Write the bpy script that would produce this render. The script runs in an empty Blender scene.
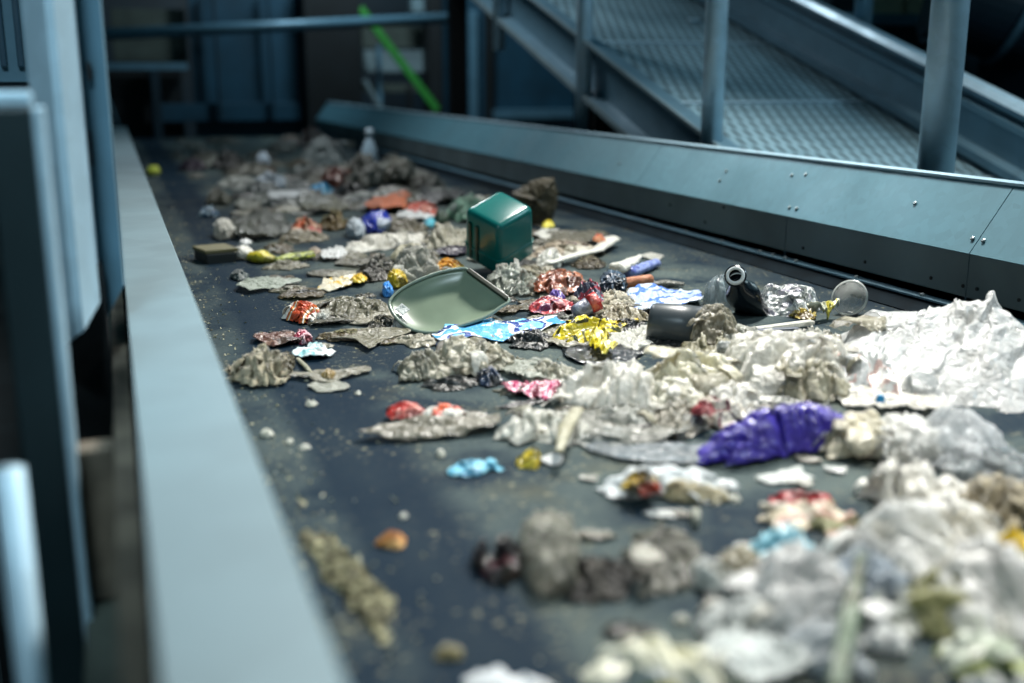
import bpy, bmesh, math, random
from mathutils import Vector, Matrix, noise

# ------------------------------------------------------------------ camera, world, lights
SC = bpy.context.scene
COL = SC.collection
FPX, CX, CY = 1100.0, 512.0, 341.5
PITCH = math.atan(265.5 / FPX)
YAW = math.atan(406 / (FPX * math.cos(PITCH) + 265.5 * math.sin(PITCH)))
EYE = Vector((0, 0, 0.6))
FH = Vector((math.sin(YAW), math.cos(YAW), 0))
RT = Vector((math.cos(YAW), -math.sin(YAW), 0))
FW = FH * math.cos(PITCH) - Vector((0, 0, 1)) * math.sin(PITCH)
UP = FH * math.sin(PITCH) + Vector((0, 0, 1)) * math.cos(PITCH)
cam = bpy.data.cameras.new('camera')
cam.lens = FPX / 1024 * 36
cam.sensor_width = 36
cam.clip_start = 0.02
cam.dof.use_dof = True
cam.dof.focus_distance = 2.72
cam.dof.aperture_fstop = 1.35
camo = bpy.data.objects.new('camera', cam)
COL.objects.link(camo)
camo.location = EYE
camo.rotation_euler = (math.pi / 2 - PITCH, 0, -YAW)
SC.camera = camo

SC.view_settings.view_transform = 'Standard'
SC.view_settings.look = 'None'
SC.view_settings.exposure = 0.0
SC.view_settings.gamma = 1.0
SC.view_settings.use_curve_mapping = False
SC.cycles.use_denoising = True
SC.cycles.max_bounces = 8
SC.cycles.transparent_max_bounces = 12

world = bpy.data.worlds.new('hall_air')
SC.world = world
world.use_nodes = True
world.node_tree.nodes['Background'].inputs[0].default_value = (0.10, 0.32, 0.42, 1)
world.node_tree.nodes['Background'].inputs[1].default_value = 0.18


def area(name, loc, target, sx, sy, power, colour):
    l = bpy.data.lights.new(name, 'AREA')
    l.shape = 'RECTANGLE'
    l.size, l.size_y, l.energy, l.color = sx, sy, power, colour
    o = bpy.data.objects.new(name, l)
    COL.objects.link(o)
    o.location = loc
    o.rotation_euler = (Vector(target) - Vector(loc)).to_track_quat('-Z', 'Y').to_euler()
    return o


area('hall_floodlight', (2.5, 3.9, 3.6), (1.1, 1.7, 0), 0.8, 0.5, 155, (1.0, 0.975, 0.915)).data.spread = math.radians(105)
area('far_belt_fill', (1.3, 7.2, 3.0), (1.0, 6.0, 0), 0.8, 0.5, 42, (0.95, 0.98, 1.0)).data.spread = math.radians(120)  # unseen light added to lift the far belt outside the main cone
area('walkway_fill', (4.6, 1.2, 2.8), (2.4, 3.4, 0.5), 1.0, 0.5, 60, (0.62, 0.86, 1.0))  # unseen blue light added to brighten the posts from the front right
area('aisle_fill', (-0.5, 0.1, 2.3), (-0.08, 1.8, 0.45), 0.5, 0.3, 7, (0.70, 0.90, 1.0)).data.spread = math.radians(60)  # unseen narrow light added to brighten the left column
area('near_belt_fill', (2.0, 1.0, 2.6), (1.1, 0.78, 0), 0.6, 0.4, 15, (1.0, 0.98, 0.94)).data.spread = math.radians(70)  # unseen light added to whiten the bags in the foreground
area('far_bay_fill', (2.6, 10.6, 3.4), (3.2, 13.2, 0.6), 0.8, 0.4, 115, (0.70, 0.90, 1.0))  # unseen light added to brighten the machinery in the gap


# ------------------------------------------------------------------ pixel helpers (photo frame 1024 x 683)
def ray(x, y):
    return FW * FPX + RT * (x - CX) + UP * (CY - y)


def at(x, y, z=0.0):
    d = ray(x, y)
    return EYE + d * ((z - EYE.z) / d.z)


def atX(x, y, X):
    d = ray(x, y)
    return EYE + d * (X / d.x)


def atY(x, y, Y):
    d = ray(x, y)
    return EYE + d * (Y / d.y)


def depth(P):
    return (P - EYE).dot(FW)


# ------------------------------------------------------------------ materials
def lin(c):
    c /= 255.0
    return c / 12.92 if c <= 0.04045 else ((c + 0.055) / 1.055) ** 2.4


def rgb(c):
    if isinstance(c, str):
        c = tuple(int(c[i:i + 2], 16) for i in (0, 2, 4))
    return (lin(c[0]), lin(c[1]), lin(c[2]), 1)


MATS = {}


def newmat(name):
    m = bpy.data.materials.new(name)
    m.use_nodes = True
    nt = m.node_tree
    return m, nt, nt.nodes['Principled BSDF'], nt.nodes['Material Output']


def N(nt, kind, **kw):
    n = nt.nodes.new(kind)
    for k, v in kw.items():
        if hasattr(n, k) and k not in ('Scale', 'Detail'):
            setattr(n, k, v)
        else:
            n.inputs[k].default_value = v
    return n


def coords(nt, scale=(1, 1, 1), seed=0.0):
    tc = N(nt, 'ShaderNodeTexCoord')
    mp = N(nt, 'ShaderNodeMapping')
    mp.inputs['Scale'].default_value = scale
    mp.inputs['Location'].default_value = (seed * 1.37, seed * 2.11, seed * 0.73)
    nt.links.new(tc.outputs['Object'], mp.inputs['Vector'])
    return mp.outputs['Vector']


def ramp(nt, fac, stops, interp='LINEAR'):
    r = N(nt, 'ShaderNodeValToRGB')
    r.color_ramp.interpolation = interp
    el = r.color_ramp.elements
    while len(el) > 1:
        el.remove(el[-1])
    el[0].position, el[0].color = stops[0]
    for p, c in stops[1:]:
        e = el.new(p)
        e.color = c
    nt.links.new(fac, r.inputs['Fac'])
    return r.outputs['Color']


def mix(nt, fac, a, b):
    m = N(nt, 'ShaderNodeMix', data_type='RGBA')
    for sock, v in ((m.inputs[0], fac), (m.inputs[6], a), (m.inputs[7], b)):
        if isinstance(v, bpy.types.NodeSocket):
            nt.links.new(v, sock)
        else:
            sock.default_value = v
    return m.outputs[2]


def bump(nt, bsdf, height, strength=0.4, dist=0.004):
    b = N(nt, 'ShaderNodeBump')
    b.inputs['Strength'].default_value = strength
    b.inputs['Distance'].default_value = dist
    nt.links.new(height, b.inputs['Height'])
    nt.links.new(b.outputs['Normal'], bsdf.inputs['Normal'])
    return b


def litter_mat(cols, stain='4a4638', amount=0.35, alpha=1.0, rough=0.4, metal=0.0, pscale=14.0, seed=0.0,
               crinkle=0.5, trans=0.0, bands=False):
    """Printed / plain film or paper: base colours in patches, dirt blotches, crease bump, optional see-through."""
    key = (tuple(cols), stain, amount, alpha, rough, metal, pscale, seed, crinkle, trans, bands)
    if key in MATS:
        return MATS[key]
    m, nt, b, out = newmat('litter_film')
    v = coords(nt, seed=seed)
    if len(cols) > 1:
        if bands:
            w = N(nt, 'ShaderNodeTexWave')
            w.inputs['Scale'].default_value = pscale * 0.35
            w.inputs['Distortion'].default_value = 5.0
            w.inputs['Detail'].default_value = 2.0
            src = w.outputs['Color']
            nt.links.new(v, w.inputs['Vector'])
        else:
            n1 = N(nt, 'ShaderNodeTexNoise')
            n1.inputs['Scale'].default_value = pscale
            n1.inputs['Detail'].default_value = 1.5
            nt.links.new(v, n1.inputs['Vector'])
            src = n1.outputs['Fac']
        k = len(cols)
        lo, hi = (0.1, 0.9) if bands else (0.36, 0.64)
        stops = [(0.0, rgb(cols[0]))] + [(lo + (hi - lo) * (i - 0.5 + 0.5) / k, rgb(cols[i])) for i in range(1, k)]
        base = ramp(nt, src, stops, 'CONSTANT')
    else:
        n1 = N(nt, 'ShaderNodeTexNoise')
        n1.inputs['Scale'].default_value = 20
        nt.links.new(v, n1.inputs['Vector'])
        c = rgb(cols[0])
        base = mix(nt, n1.outputs['Fac'], (c[0] * .82, c[1] * .82, c[2] * .82, 1), (min(1, c[0] * 1.12), min(1, c[1] * 1.12), min(1, c[2] * 1.12), 1))
    n2 = N(nt, 'ShaderNodeTexNoise')
    n2.inputs['Scale'].default_value = 16
    n2.inputs['Detail'].default_value = 6
    n2.inputs['Roughness'].default_value = 0.65
    nt.links.new(v, n2.inputs['Vector'])
    f = ramp(nt, n2.outputs['Fac'], [(0.50, (0, 0, 0, 1)), (0.66, (amount,) * 3 + (1,))])
    colr = mix(nt, f, base, rgb(stain))
    nt.links.new(colr, b.inputs['Base Color'])
    b.inputs['Roughness'].default_value = rough
    b.inputs['Metallic'].default_value = metal
    b.inputs['Specular IOR Level'].default_value = 0.45
    if trans:
        b.inputs['Subsurface Weight'].default_value = .3
        b.inputs['Subsurface Radius'].default_value = (1, 1, 1)
        b.inputs['Subsurface Scale'].default_value = .03
    if crinkle:
        vo = N(nt, 'ShaderNodeTexVoronoi', feature='DISTANCE_TO_EDGE')
        vo.inputs['Scale'].default_value = 38
        nz = N(nt, 'ShaderNodeTexNoise')
        nz.inputs['Scale'].default_value = 45
        nz.inputs['Detail'].default_value = 4
        nt.links.new(v, nz.inputs['Vector'])
        wv = N(nt, 'ShaderNodeVectorMath', operation='MULTIPLY_ADD')
        nt.links.new(nz.outputs['Color'], wv.inputs[0])
        wv.inputs[1].default_value = (0.03,) * 3
        nt.links.new(v, wv.inputs[2])
        nt.links.new(wv.outputs[0], vo.inputs['Vector'])
        ad = N(nt, 'ShaderNodeMath', operation='ADD')
        nt.links.new(vo.outputs['Distance'], ad.inputs[0])
        nt.links.new(nz.outputs['Fac'], ad.inputs[1])
        bump(nt, b, ad.outputs[0], min(1, crinkle * 1.5), 0.008)
    sh = b.outputs[0]
    if trans:
        t = N(nt, 'ShaderNodeBsdfTranslucent')
        nt.links.new(colr, t.inputs['Color'])
        ms = N(nt, 'ShaderNodeMixShader')
        ms.inputs[0].default_value = trans
        nt.links.new(sh, ms.inputs[1])
        nt.links.new(t.outputs[0], ms.inputs[2])
        sh = ms.outputs[0]
    if alpha < 1:
        t = N(nt, 'ShaderNodeBsdfTransparent')
        ms = N(nt, 'ShaderNodeMixShader')
        n3 = N(nt, 'ShaderNodeTexNoise')
        n3.inputs['Scale'].default_value = 22
        n3.inputs['Detail'].default_value = 5
        nt.links.new(v, n3.inputs['Vector'])
        fr = ramp(nt, n3.outputs['Fac'], [(0.35, (max(0, alpha - .25),) * 3 + (1,)), (0.65, (min(1, alpha + .25),) * 3 + (1,))])
        nt.links.new(fr, ms.inputs[0])
        nt.links.new(t.outputs[0], ms.inputs[1])
        nt.links.new(sh, ms.inputs[2])
        sh = ms.outputs[0]
    nt.links.new(sh, out.inputs['Surface'])
    MATS[key] = m
    return m


def plain(name, c, rough=0.5, metal=0.0, var=0.12, nscale=8.0, bumps=0.0, spec=0.5):
    key = (name, c, rough, metal)
    if key in MATS:
        return MATS[key]
    m, nt, b, out = newmat(name)
    v = coords(nt)
    n1 = N(nt, 'ShaderNodeTexNoise')
    n1.inputs['Scale'].default_value = nscale
    n1.inputs['Detail'].default_value = 6
    nt.links.new(v, n1.inputs['Vector'])
    q = rgb(c)
    lo = tuple(x * (1 - var) for x in q[:3]) + (1,)
    hi = tuple(min(1, x * (1 + var)) for x in q[:3]) + (1,)
    nt.links.new(ramp(nt, n1.outputs['Fac'], [(0.35, lo), (0.65, hi)]), b.inputs['Base Color'])
    b.inputs['Roughness'].default_value = rough
    b.inputs['Metallic'].default_value = metal
    b.inputs['Specular IOR Level'].default_value = spec
    if bumps:
        bump(nt, b, n1.outputs['Fac'], bumps, 0.003)
    MATS[key] = m
    return m


def galvanised(name, c, rough=0.42, metal=0.3, spangle=26):
    m, nt, b, out = newmat(name)
    v = coords(nt)
    vo = N(nt, 'ShaderNodeTexVoronoi')
    vo.inputs['Scale'].default_value = spangle
    nt.links.new(v, vo.inputs['Vector'])
    n1 = N(nt, 'ShaderNodeTexNoise')
    n1.inputs['Scale'].default_value = 3.5
    n1.inputs['Detail'].default_value = 7
    nt.links.new(v, n1.inputs['Vector'])
    q = rgb(c)
    a = mix(nt, vo.outputs['Color'], tuple(x * .88 for x in q[:3]) + (1,), tuple(min(1, x * 1.06) for x in q[:3]) + (1,))
    f = ramp(nt, n1.outputs['Fac'], [(0.4, (0, 0, 0, 1)), (0.7, (.45,) * 3 + (1,))])
    nt.links.new(mix(nt, f, a, tuple(x * .6 for x in q[:3]) + (1,)), b.inputs['Base Color'])
    b.inputs['Metallic'].default_value = metal
    rr = ramp(nt, n1.outputs['Fac'], [(0.3, (rough - .08,) * 3 + (1,)), (0.7, (rough + .1,) * 3 + (1,))])
    nt.links.new(rr, b.inputs['Roughness'])
    return m


def belt_material():
    m, nt, b, out = newmat('dusty_rubber_belt')
    v = coords(nt)
    sep = N(nt, 'ShaderNodeSeparateXYZ')
    nt.links.new(v, sep.inputs[0])
    # soft wobble of the track edges
    nw = N(nt, 'ShaderNodeTexNoise')
    nw.inputs['Scale'].default_value = 2.2
    nw.inputs['Detail'].default_value = 3
    nt.links.new(v, nw.inputs['Vector'])
    wob = N(nt, 'ShaderNodeMath', operation='MULTIPLY_ADD')
    nt.links.new(nw.outputs['Fac'], wob.inputs[0])
    wob.inputs[1].default_value = 0.06
    nt.links.new(sep.outputs['X'], wob.inputs[2])
    # darker band near the left rail; guard's shadow painted in along the skirt
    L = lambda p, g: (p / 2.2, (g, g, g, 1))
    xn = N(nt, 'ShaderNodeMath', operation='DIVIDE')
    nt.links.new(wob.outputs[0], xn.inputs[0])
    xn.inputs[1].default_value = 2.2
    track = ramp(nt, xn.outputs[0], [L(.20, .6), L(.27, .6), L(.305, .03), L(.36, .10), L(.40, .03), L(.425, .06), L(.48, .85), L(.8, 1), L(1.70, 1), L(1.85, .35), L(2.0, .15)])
    n1 = N(nt, 'ShaderNodeTexNoise')
    n1.inputs['Scale'].default_value = 3.2
    n1.inputs['Detail'].default_value = 8
    n1.inputs['Roughness'].default_value = .62
    nt.links.new(v, n1.inputs['Vector'])
    blot = ramp(nt, n1.outputs['Fac'], [(.40, (.10,) * 3 + (1,)), (.50, (.70,) * 3 + (1,)), (.66, (1,) * 3 + (1,))])
    n2 = N(nt, 'ShaderNodeTexNoise')
    n2.inputs['Scale'].default_value = 160
    n2.inputs['Detail'].default_value = 3
    nt.links.new(v, n2.inputs['Vector'])
    grain = ramp(nt, n2.outputs['Fac'], [(.35, (.55,) * 3 + (1,)), (.7, (1,) * 3 + (1,))])
    def mul(a, c):
        q = N(nt, 'ShaderNodeMath', operation='MULTIPLY')
        nt.links.new(a, q.inputs[0]); nt.links.new(c, q.inputs[1])
        return q.outputs[0]
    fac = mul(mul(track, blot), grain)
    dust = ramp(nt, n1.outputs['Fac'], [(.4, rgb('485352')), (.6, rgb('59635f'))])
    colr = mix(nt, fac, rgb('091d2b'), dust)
    n3 = N(nt, 'ShaderNodeTexNoise')
    n3.inputs['Scale'].default_value = 75
    n3.inputs['Detail'].default_value = 5
    nt.links.new(v, n3.inputs['Vector'])
    n4 = N(nt, 'ShaderNodeTexNoise')
    n4.inputs['Scale'].default_value = 5
    n4.inputs['Detail'].default_value = 6
    nt.links.new(v, n4.inputs['Vector'])
    speck = ramp(nt, n3.outputs['Fac'], [(.60, (0, 0, 0, 1)), (.66, (.8,) * 3 + (1,))])
    patch = ramp(nt, n4.outputs['Fac'], [(.44, (.05,) * 3 + (1,)), (.62, (1,) * 3 + (1,))])
    colr = mix(nt, mul(speck, patch), colr, rgb('8f8c74'))
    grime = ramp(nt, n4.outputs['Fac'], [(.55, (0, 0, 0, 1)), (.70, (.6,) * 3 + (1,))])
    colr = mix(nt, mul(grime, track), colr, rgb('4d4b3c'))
    nt.links.new(colr, b.inputs['Base Color'])
    b.inputs['Specular IOR Level'].default_value = .06
    r = ramp(nt, fac, [(0, (.7,) * 3 + (1,)), (1, (.85,) * 3 + (1,))])
    nt.links.new(r, b.inputs['Roughness'])
    bump(nt, b, n2.outputs['Fac'], .5, .003)
    return m


def grating_material():
    m, nt, b, out = newmat('punched_steel_tread')
    v = coords(nt)
    mp = N(nt, 'ShaderNodeMapping')
    mp.inputs['Rotation'].default_value = (0, 0, math.radians(45))
    mp2 = N(nt, 'ShaderNodeMapping')
    mp2.inputs['Scale'].default_value = (25, 8, 0)
    nt.links.new(v, mp2.inputs['Vector'])
    nt.links.new(mp2.outputs[0], mp.inputs['Vector'])
    q = N(nt, 'ShaderNodeTexVoronoi', voronoi_dimensions='2D')
    q.inputs['Scale'].default_value = 1
    q.inputs['Randomness'].default_value = 0
    nt.links.new(mp.outputs[0], q.inputs['Vector'])
    n1 = N(nt, 'ShaderNodeTexNoise')
    n1.inputs['Scale'].default_value = 2.5
    n1.inputs['Detail'].default_value = 5
    nt.links.new(v, n1.inputs['Vector'])
    base = ramp(nt, n1.outputs['Fac'], [(.35, rgb('56717c')), (.65, rgb('6b8792'))])
    hole = ramp(nt, q.outputs[0], [(.0, (.4, .4, .4, 1)), (.24, (.45, .45, .45, 1)), (.36, (1, 1, 1, 1)), (.5, (1.5, 1.5, 1.5, 1))])
    mm = N(nt, 'ShaderNodeMix', data_type='RGBA', blend_type='MULTIPLY')
    mm.inputs[0].default_value = 1
    nt.links.new(base, mm.inputs[6]); nt.links.new(hole, mm.inputs[7])
    nt.links.new(mm.outputs[2], b.inputs['Base Color'])
    b.inputs['Metallic'].default_value = 0
    b.inputs['Specular IOR Level'].default_value = .2
    b.inputs['Roughness'].default_value = .6
    bump(nt, b, q.outputs[0], .6, .006)
    return m


# ------------------------------------------------------------------ object helpers
def mesh_obj(name, bm, mat, parent=None, smooth=False, loc=None, rotz=0.0):
    me = bpy.data.meshes.new(name)
    bm.normal_update()
    bm.to_mesh(me)
    bm.free()
    me.materials.append(mat)
    if smooth:
        for p in me.polygons:
            p.use_smooth = True
    o = bpy.data.objects.new(name, me)
    COL.objects.link(o)
    if parent:
        o.parent = parent
    if loc is not None:
        o.location = loc
    if rotz:
        o.rotation_euler = (0, 0, rotz)
    return o


def tag(o, label=None, cat=None, group=None, kind=None):
    if label: o['label'] = label
    if cat: o['category'] = cat
    if group: o['group'] = group
    if kind: o['kind'] = kind
    return o


def empty(name, loc, label, cat, group=None, rotz=0.0):
    o = bpy.data.objects.new(name, None)
    o.empty_display_size = 0.05
    COL.objects.link(o)
    o.location = loc
    o.rotation_euler = (0, 0, rotz)
    return tag(o, label, cat, group)


def hexa(pts, bev=0.0):
    """Box from eight corner points: bottom four then top four, same winding."""
    bm = bmesh.new()
    v = [bm.verts.new(p) for p in pts]
    for f in ((0, 3, 2, 1), (4, 5, 6, 7), (0, 1, 5, 4), (1, 2, 6, 5), (2, 3, 7, 6), (3, 0, 4, 7)):
        bm.faces.new([v[i] for i in f])
    bmesh.ops.recalc_face_normals(bm, faces=bm.faces)
    if bev:
        bmesh.ops.bevel(bm, geom=bm.edges[:], offset=bev, segments=2, affect='EDGES', profile=.6)
    return bm


def box(x0, x1, y0, y1, z0, z1, bev=0.0):
    return hexa([(x0, y0, z0), (x1, y0, z0), (x1, y1, z0), (x0, y1, z0), (x0, y0, z1), (x1, y0, z1), (x1, y1, z1), (x0, y1, z1)], bev)


def bar(a, b, w, h, upv=(0, 0, 1), bev=0.0):
    """Rectangular bar along a-b, w wide sideways and h along upv."""
    a, b = Vector(a), Vector(b)
    t = (b - a).normalized()
    s = t.cross(Vector(upv)).normalized()
    u = s.cross(t).normalized()
    s *= w / 2; u *= h / 2
    return hexa([a - s - u, a + s - u, b + s - u, b - s - u, a - s + u, a + s + u, b + s + u, b - s + u], bev)


def tube(pts, r, seg=12, caps=True):
    bm = bmesh.new()
    pts = [Vector(p) for p in pts]
    rr = r if isinstance(r, (list, tuple)) else [r] * len(pts)
    rings = []
    for i, p in enumerate(pts):
        t = (pts[min(i + 1, len(pts) - 1)] - pts[max(i - 1, 0)]).normalized()
        ref = Vector((0, 0, 1)) if abs(t.z) < .9 else Vector((1, 0, 0))
        s = t.cross(ref).normalized()
        u = s.cross(t).normalized()
        rings.append([bm.verts.new(p + (s * math.cos(2 * math.pi * k / seg) + u * math.sin(2 * math.pi * k / seg)) * rr[i]) for k in range(seg)])
    for a, b in zip(rings, rings[1:]):
        for k in range(seg):
            bm.faces.new((a[k], a[(k + 1) % seg], b[(k + 1) % seg], b[k]))
    if caps:
        bm.faces.new(rings[0][::-1]); bm.faces.new(rings[-1])
    bmesh.ops.recalc_face_normals(bm, faces=bm.faces)
    return bm


def lathe(profile, axis, origin, seg=28, squash=1.0):
    """Surface of revolution of (r, h) about axis through origin."""
    bm = bmesh.new()
    ax = Vector(axis).normalized()
    ref = Vector((0, 0, 1)) if abs(ax.z) < .9 else Vector((1, 0, 0))
    s = ax.cross(ref).normalized()
    u = s.cross(ax).normalized()
    o = Vector(origin)
    rings = []
    for r, h in profile:
        if r < 1e-6:
            rings.append([bm.verts.new(o + ax * h)])
        else:
            rings.append([bm.verts.new(o + ax * h + (s * math.cos(2 * math.pi * k / seg) + u * (squash * math.sin(2 * math.pi * k / seg))) * r) for k in range(seg)])
    for a, b in zip(rings, rings[1:]):
        for k in range(seg):
            k2 = (k + 1) % seg
            if len(a) == 1 and len(b) == 1: continue
            if len(a) == 1: bm.faces.new((a[0], b[k], b[k2]))
            elif len(b) == 1: bm.faces.new((a[k], b[0], a[k2]))
            else: bm.faces.new((a[k], a[k2], b[k2], b[k]))
    bmesh.ops.recalc_face_normals(bm, faces=bm.faces)
    return bm


def extrude_profile(prof, a, b, side=(1, 0, 0)):
    """Closed cross-section prof of (x, z) points swept straight from a to b."""
    bm = bmesh.new()
    a, b, s = Vector(a), Vector(b), Vector(side)
    A = [bm.verts.new(a + s * x + Vector((0, 0, z))) for x, z in prof]
    B = [bm.verts.new(b + s * x + Vector((0, 0, z))) for x, z in prof]
    n = len(prof)
    for i in range(n):
        bm.faces.new((A[i], A[(i + 1) % n], B[(i + 1) % n], B[i]))
    bm.faces.new(A); bm.faces.new(B[::-1])
    bmesh.ops.recalc_face_normals(bm, faces=bm.faces)
    return bm


# ------------------------------------------------------------------ the setting
M_FLOOR = plain('dark_concrete', '232b2d', .8, 0, .3, 3)
M_NAVY = plain('dark_blue_paint', '12384a', .5, 0, .25, 2)
M_NAVYD = plain('darker_blue_paint', '0e2430', .5, 0, .3, 2)
M_BLACK = plain('blackened_steel', '0a1013', .6, .2, .3, 4)
M_GALV = galvanised('galvanised_steel', 'a9c8d8', .4)
M_GALVL = galvanised('pale_galvanised_rail', '6d848c', .55, .12, 10)
M_GALVD = galvanised('dull_galvanised_sheet', '53808f', .5, .2, 45)
M_GUARD = plain('weathered_guard_plate', '5a6b70', .6, .2, .2, 3)
M_RUBBER = plain('skirt_rubber', '0c161c', .8, 0, .3, 12, 0, .04)
M_TREAD = grating_material()
M_TAN = plain('brown_seal_strip', '5b5448', .8, 0, .35, 14, .4)
M_OLIVE = plain('olive_grey_paint', '3a423c', .7, .1, .25, 5)
M_STEEL = plain('bolt_steel', '9aa6aa', .35, .7, .1, 30)
M_TEAL = galvanised('blue_grey_painted_steel', '54788a', .45, .25, 12)
M_GREEN = plain('bright_green_paint', '2b7d2b', .5, 0, .1, 4)
M_SHELF = plain('grey_machine_paint', '66767a', .6, .1, .25, 3)

mesh_obj('floor', box(-6, 12, -1.5, 16.3, -1.3, -1.2), M_FLOOR)['kind'] = 'structure'
mesh_obj('wall_back', box(-6, 12, 16, 16.2, -1.2, 4.5), M_NAVYD)['kind'] = 'structure'
mesh_obj('wall_right', box(11.8, 12, -1.5, 16, -1.2, 4.5), M_NAVYD)['kind'] = 'structure'
mesh_obj('wall_left', box(-6, -5.8, -1.5, 16, -1.2, 4.5), M_NAVYD)['kind'] = 'structure'

# --- the belt conveyor -----------------------------------------------------
Y0, Y1 = 0.25, 11.6
conv = empty('belt_conveyor', (1.1, 0.3, -1.2), 'long rubber belt conveyor with grey steel sides carrying loose waste', 'conveyor')
INV = Matrix.Translation(-Vector((1.1, 0.3, -1.2)))


def cpart(name, bm, mat, smooth=False, parent=conv, root=None):
    bm.transform(INV)
    return mesh_obj(name, bm, mat, parent, smooth)


bm = bmesh.new()
bmesh.ops.create_grid(bm, x_segments=20, y_segments=80, size=.5)
for v in bm.verts:
    x = .10 + (v.co.x + .5) * 1.87
    y = Y0 + (v.co.y + .5) * (Y1 - Y0)
    v.co = (x, y, .0015 * noise.noise((x * 3, y * 3, 0)))
g = bmesh.ops.extrude_face_region(bm, geom=bm.faces[:])
for v in [e for e in g['geom'] if isinstance(e, bmesh.types.BMVert)]:
    v.co.z -= .015
bmesh.ops.recalc_face_normals(bm, faces=bm.faces)
me_ = bpy.data.meshes.new('belt')
bm.to_mesh(me_); bm.free()
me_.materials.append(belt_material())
belt = bpy.data.objects.new('belt', me_)
COL.objects.link(belt)
belt.parent = conv
belt.matrix_parent_inverse = Matrix.Translation((-1.1, -.3, 1.2))
belt['label'] = 'dark dusty rubber belt with a darker band and painted-in guard shade'


def slant(p0, p1, thick, y0, y1):
    """Plate between two (x, z) points, thick outwards (+x)."""
    (xa, za), (xb, zb) = p0, p1
    d = Vector((xb - xa, zb - za)).normalized()
    nx, nz = d.y * thick, -d.x * thick
    return hexa([(xa, y0, za), (xa + nx, y0, za + nz), (xa + nx, y1, za + nz), (xa, y1, za), (xb, y0, zb), (xb + nx, y0, zb + nz), (xb + nx, y1, zb + nz), (xb, y1, zb)])


# left rail: folded pale channel
cpart('side_rail', extrude_profile([(0, 0), (0, -.13), (.006, -.13), (.006, -.008), (.113, -.008), (.113, -.15), (.119, -.15), (.119, -.004), (.115, 0)],
                                   (.003, .3, .2), (.003, 9.6, .2)), M_GALVL)
cpart('rail_end_plate', slant((.06, .2), (.0, .42), .01, 9.61, 11.2), M_TEAL)
cpart('seal_strip', box(-.028, -.003, .4, 9.5, -.02, .14, .003), M_TAN)
cpart('side_frame', box(-.06, -.03, .35, 9.5, -.42, -.10, .004), M_OLIVE)
cpart('frame_flange', box(-.08, -.02, .35, 9.5, -.10, -.085, .003), M_OLIVE)
cpart('leg', box(-.02, .05, .5, .6, -1.2, -.42), M_BLACK)
cpart('leg', box(-.02, .05, 4.5, 4.6, -1.2, -.42), M_BLACK)
cpart('leg', box(2.03, 2.10, 4.5, 4.6, -1.2, .0), M_BLACK)
cpart('leg', box(2.03, 2.10, .9, 1.0, -1.2, .0), M_BLACK)
_a, _b = atY(86, 540, 1.62), atY(114, 484, 1.62)
cpart('frame_bracket', box(_a.x, _b.x, 1.62, 1.70, _a.z, _b.z, .004), plain('khaki_bracket_paint', '6b6f5c', .7, 0, .2, 8))
cpart('frame_bracket', box(-.075, -.03, 1.45, 1.50, -.08, .13, .004), M_TAN)
cpart('frame_bracket', box(-.075, -.03, 2.05, 1.99, -.08, .14, .004), M_OLIVE)

# right guard: upright lower plates, leaning bright upper plates, lip and rubber skirt
YS = [.5, 1.2, 2.17, 2.974, 4.056, 5.3, 6.9, 8.4, 10.0, 11.5]
for a, b in zip(YS, YS[1:]):
    cpart('lower_guard_plate', slant((1.99, .035), (1.99, .168), .012, a + .002, b - .002), M_GUARD)
for a, b in zip(YS[::2], YS[2::2] + [11.5]):
    if b > a:
        up_ = cpart('upper_guard_plate', slant((1.988, .17), (2.11, .335), .008, a + .0015, b - .0015), M_GALVD)
cpart('top_flange', box(2.104, 2.16, .5, 11.5, .334, .341), M_GALV)
cpart('lip_angle', extrude_profile([(0, 0), (-.022, -.004), (-.022, -.009), (.004, -.006), (.004, .02), (0, .02)], (1.99, .5, .04), (1.99, 11.5, .04)), M_TEAL)
cpart('rubber_skirt', slant((1.925, .003), (1.988, .034), .010, .5, 11.5), M_RUBBER)


def bolt(P, n, r=.006, h=.005, mat=M_STEEL):
    n = Vector(n).normalized()
    cpart('bolt', lathe([(0, -.002), (r, -.002), (r, h * .7), (r * .6, h), (0, h)], n, P, 8), mat)


for q in [(686, 234), (722, 247), (760, 259), (773, 262), (785, 266), (796, 270), (856, 286), (922, 303), (1006, 326), (632, 216), (648, 221)]:
    P = atX(q[0], q[1], 1.978)
    bolt(Vector((1.978, P.y, .036)), (-.3, 0, 1), .007, .009)
for q in [(803, 248), (865, 262), (931, 278), (963, 286), (977, 289), (1019, 300), (705, 222), (724, 200), (670, 205)]:
    P = atX(q[0], q[1], 1.989)
    bolt(Vector((1.989, P.y, max(.05, min(.155, P.z)))), (-1, 0, 0), .005, .003, M_BLACK)
UN = Vector((-.165, 0, .122)).normalized()
for q, t in [((973, 237), .2), ((984, 238), .2), ((727, 164), .6), ((720, 180), .4), ((792, 178), .7), ((806, 176), .75), ((790, 204), .15), ((797, 205), .15), ((915, 207), .55), ((620, 150), .4)]:
    P = atX(q[0], q[1], 1.988 + .122 * t)
    bolt(Vector((1.988 + .122 * t, P.y, .17 + .165 * t)) + UN * .001, UN, .006, .004)

# --- inclined walkway beside the conveyor ------------------------------------
SL = .328
WD = Vector((0, 1, SL)).normalized()
ZW = lambda y: .286 + SL * (y - 4.012)
XL, XR = 2.45, 3.5
YA, YB = 2.2, 9.2
wo = Vector((2.975, YA, ZW(YA)))
walk = empty('inclined_walkway', wo, 'inclined steel walkway of punched tread panels rising behind the conveyor guard', 'walkway')


def wpart(name, bm, mat, smooth=False):
    bm.transform(Matrix.Translation(-wo))
    return mesh_obj(name, bm, mat, walk, smooth)


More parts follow.
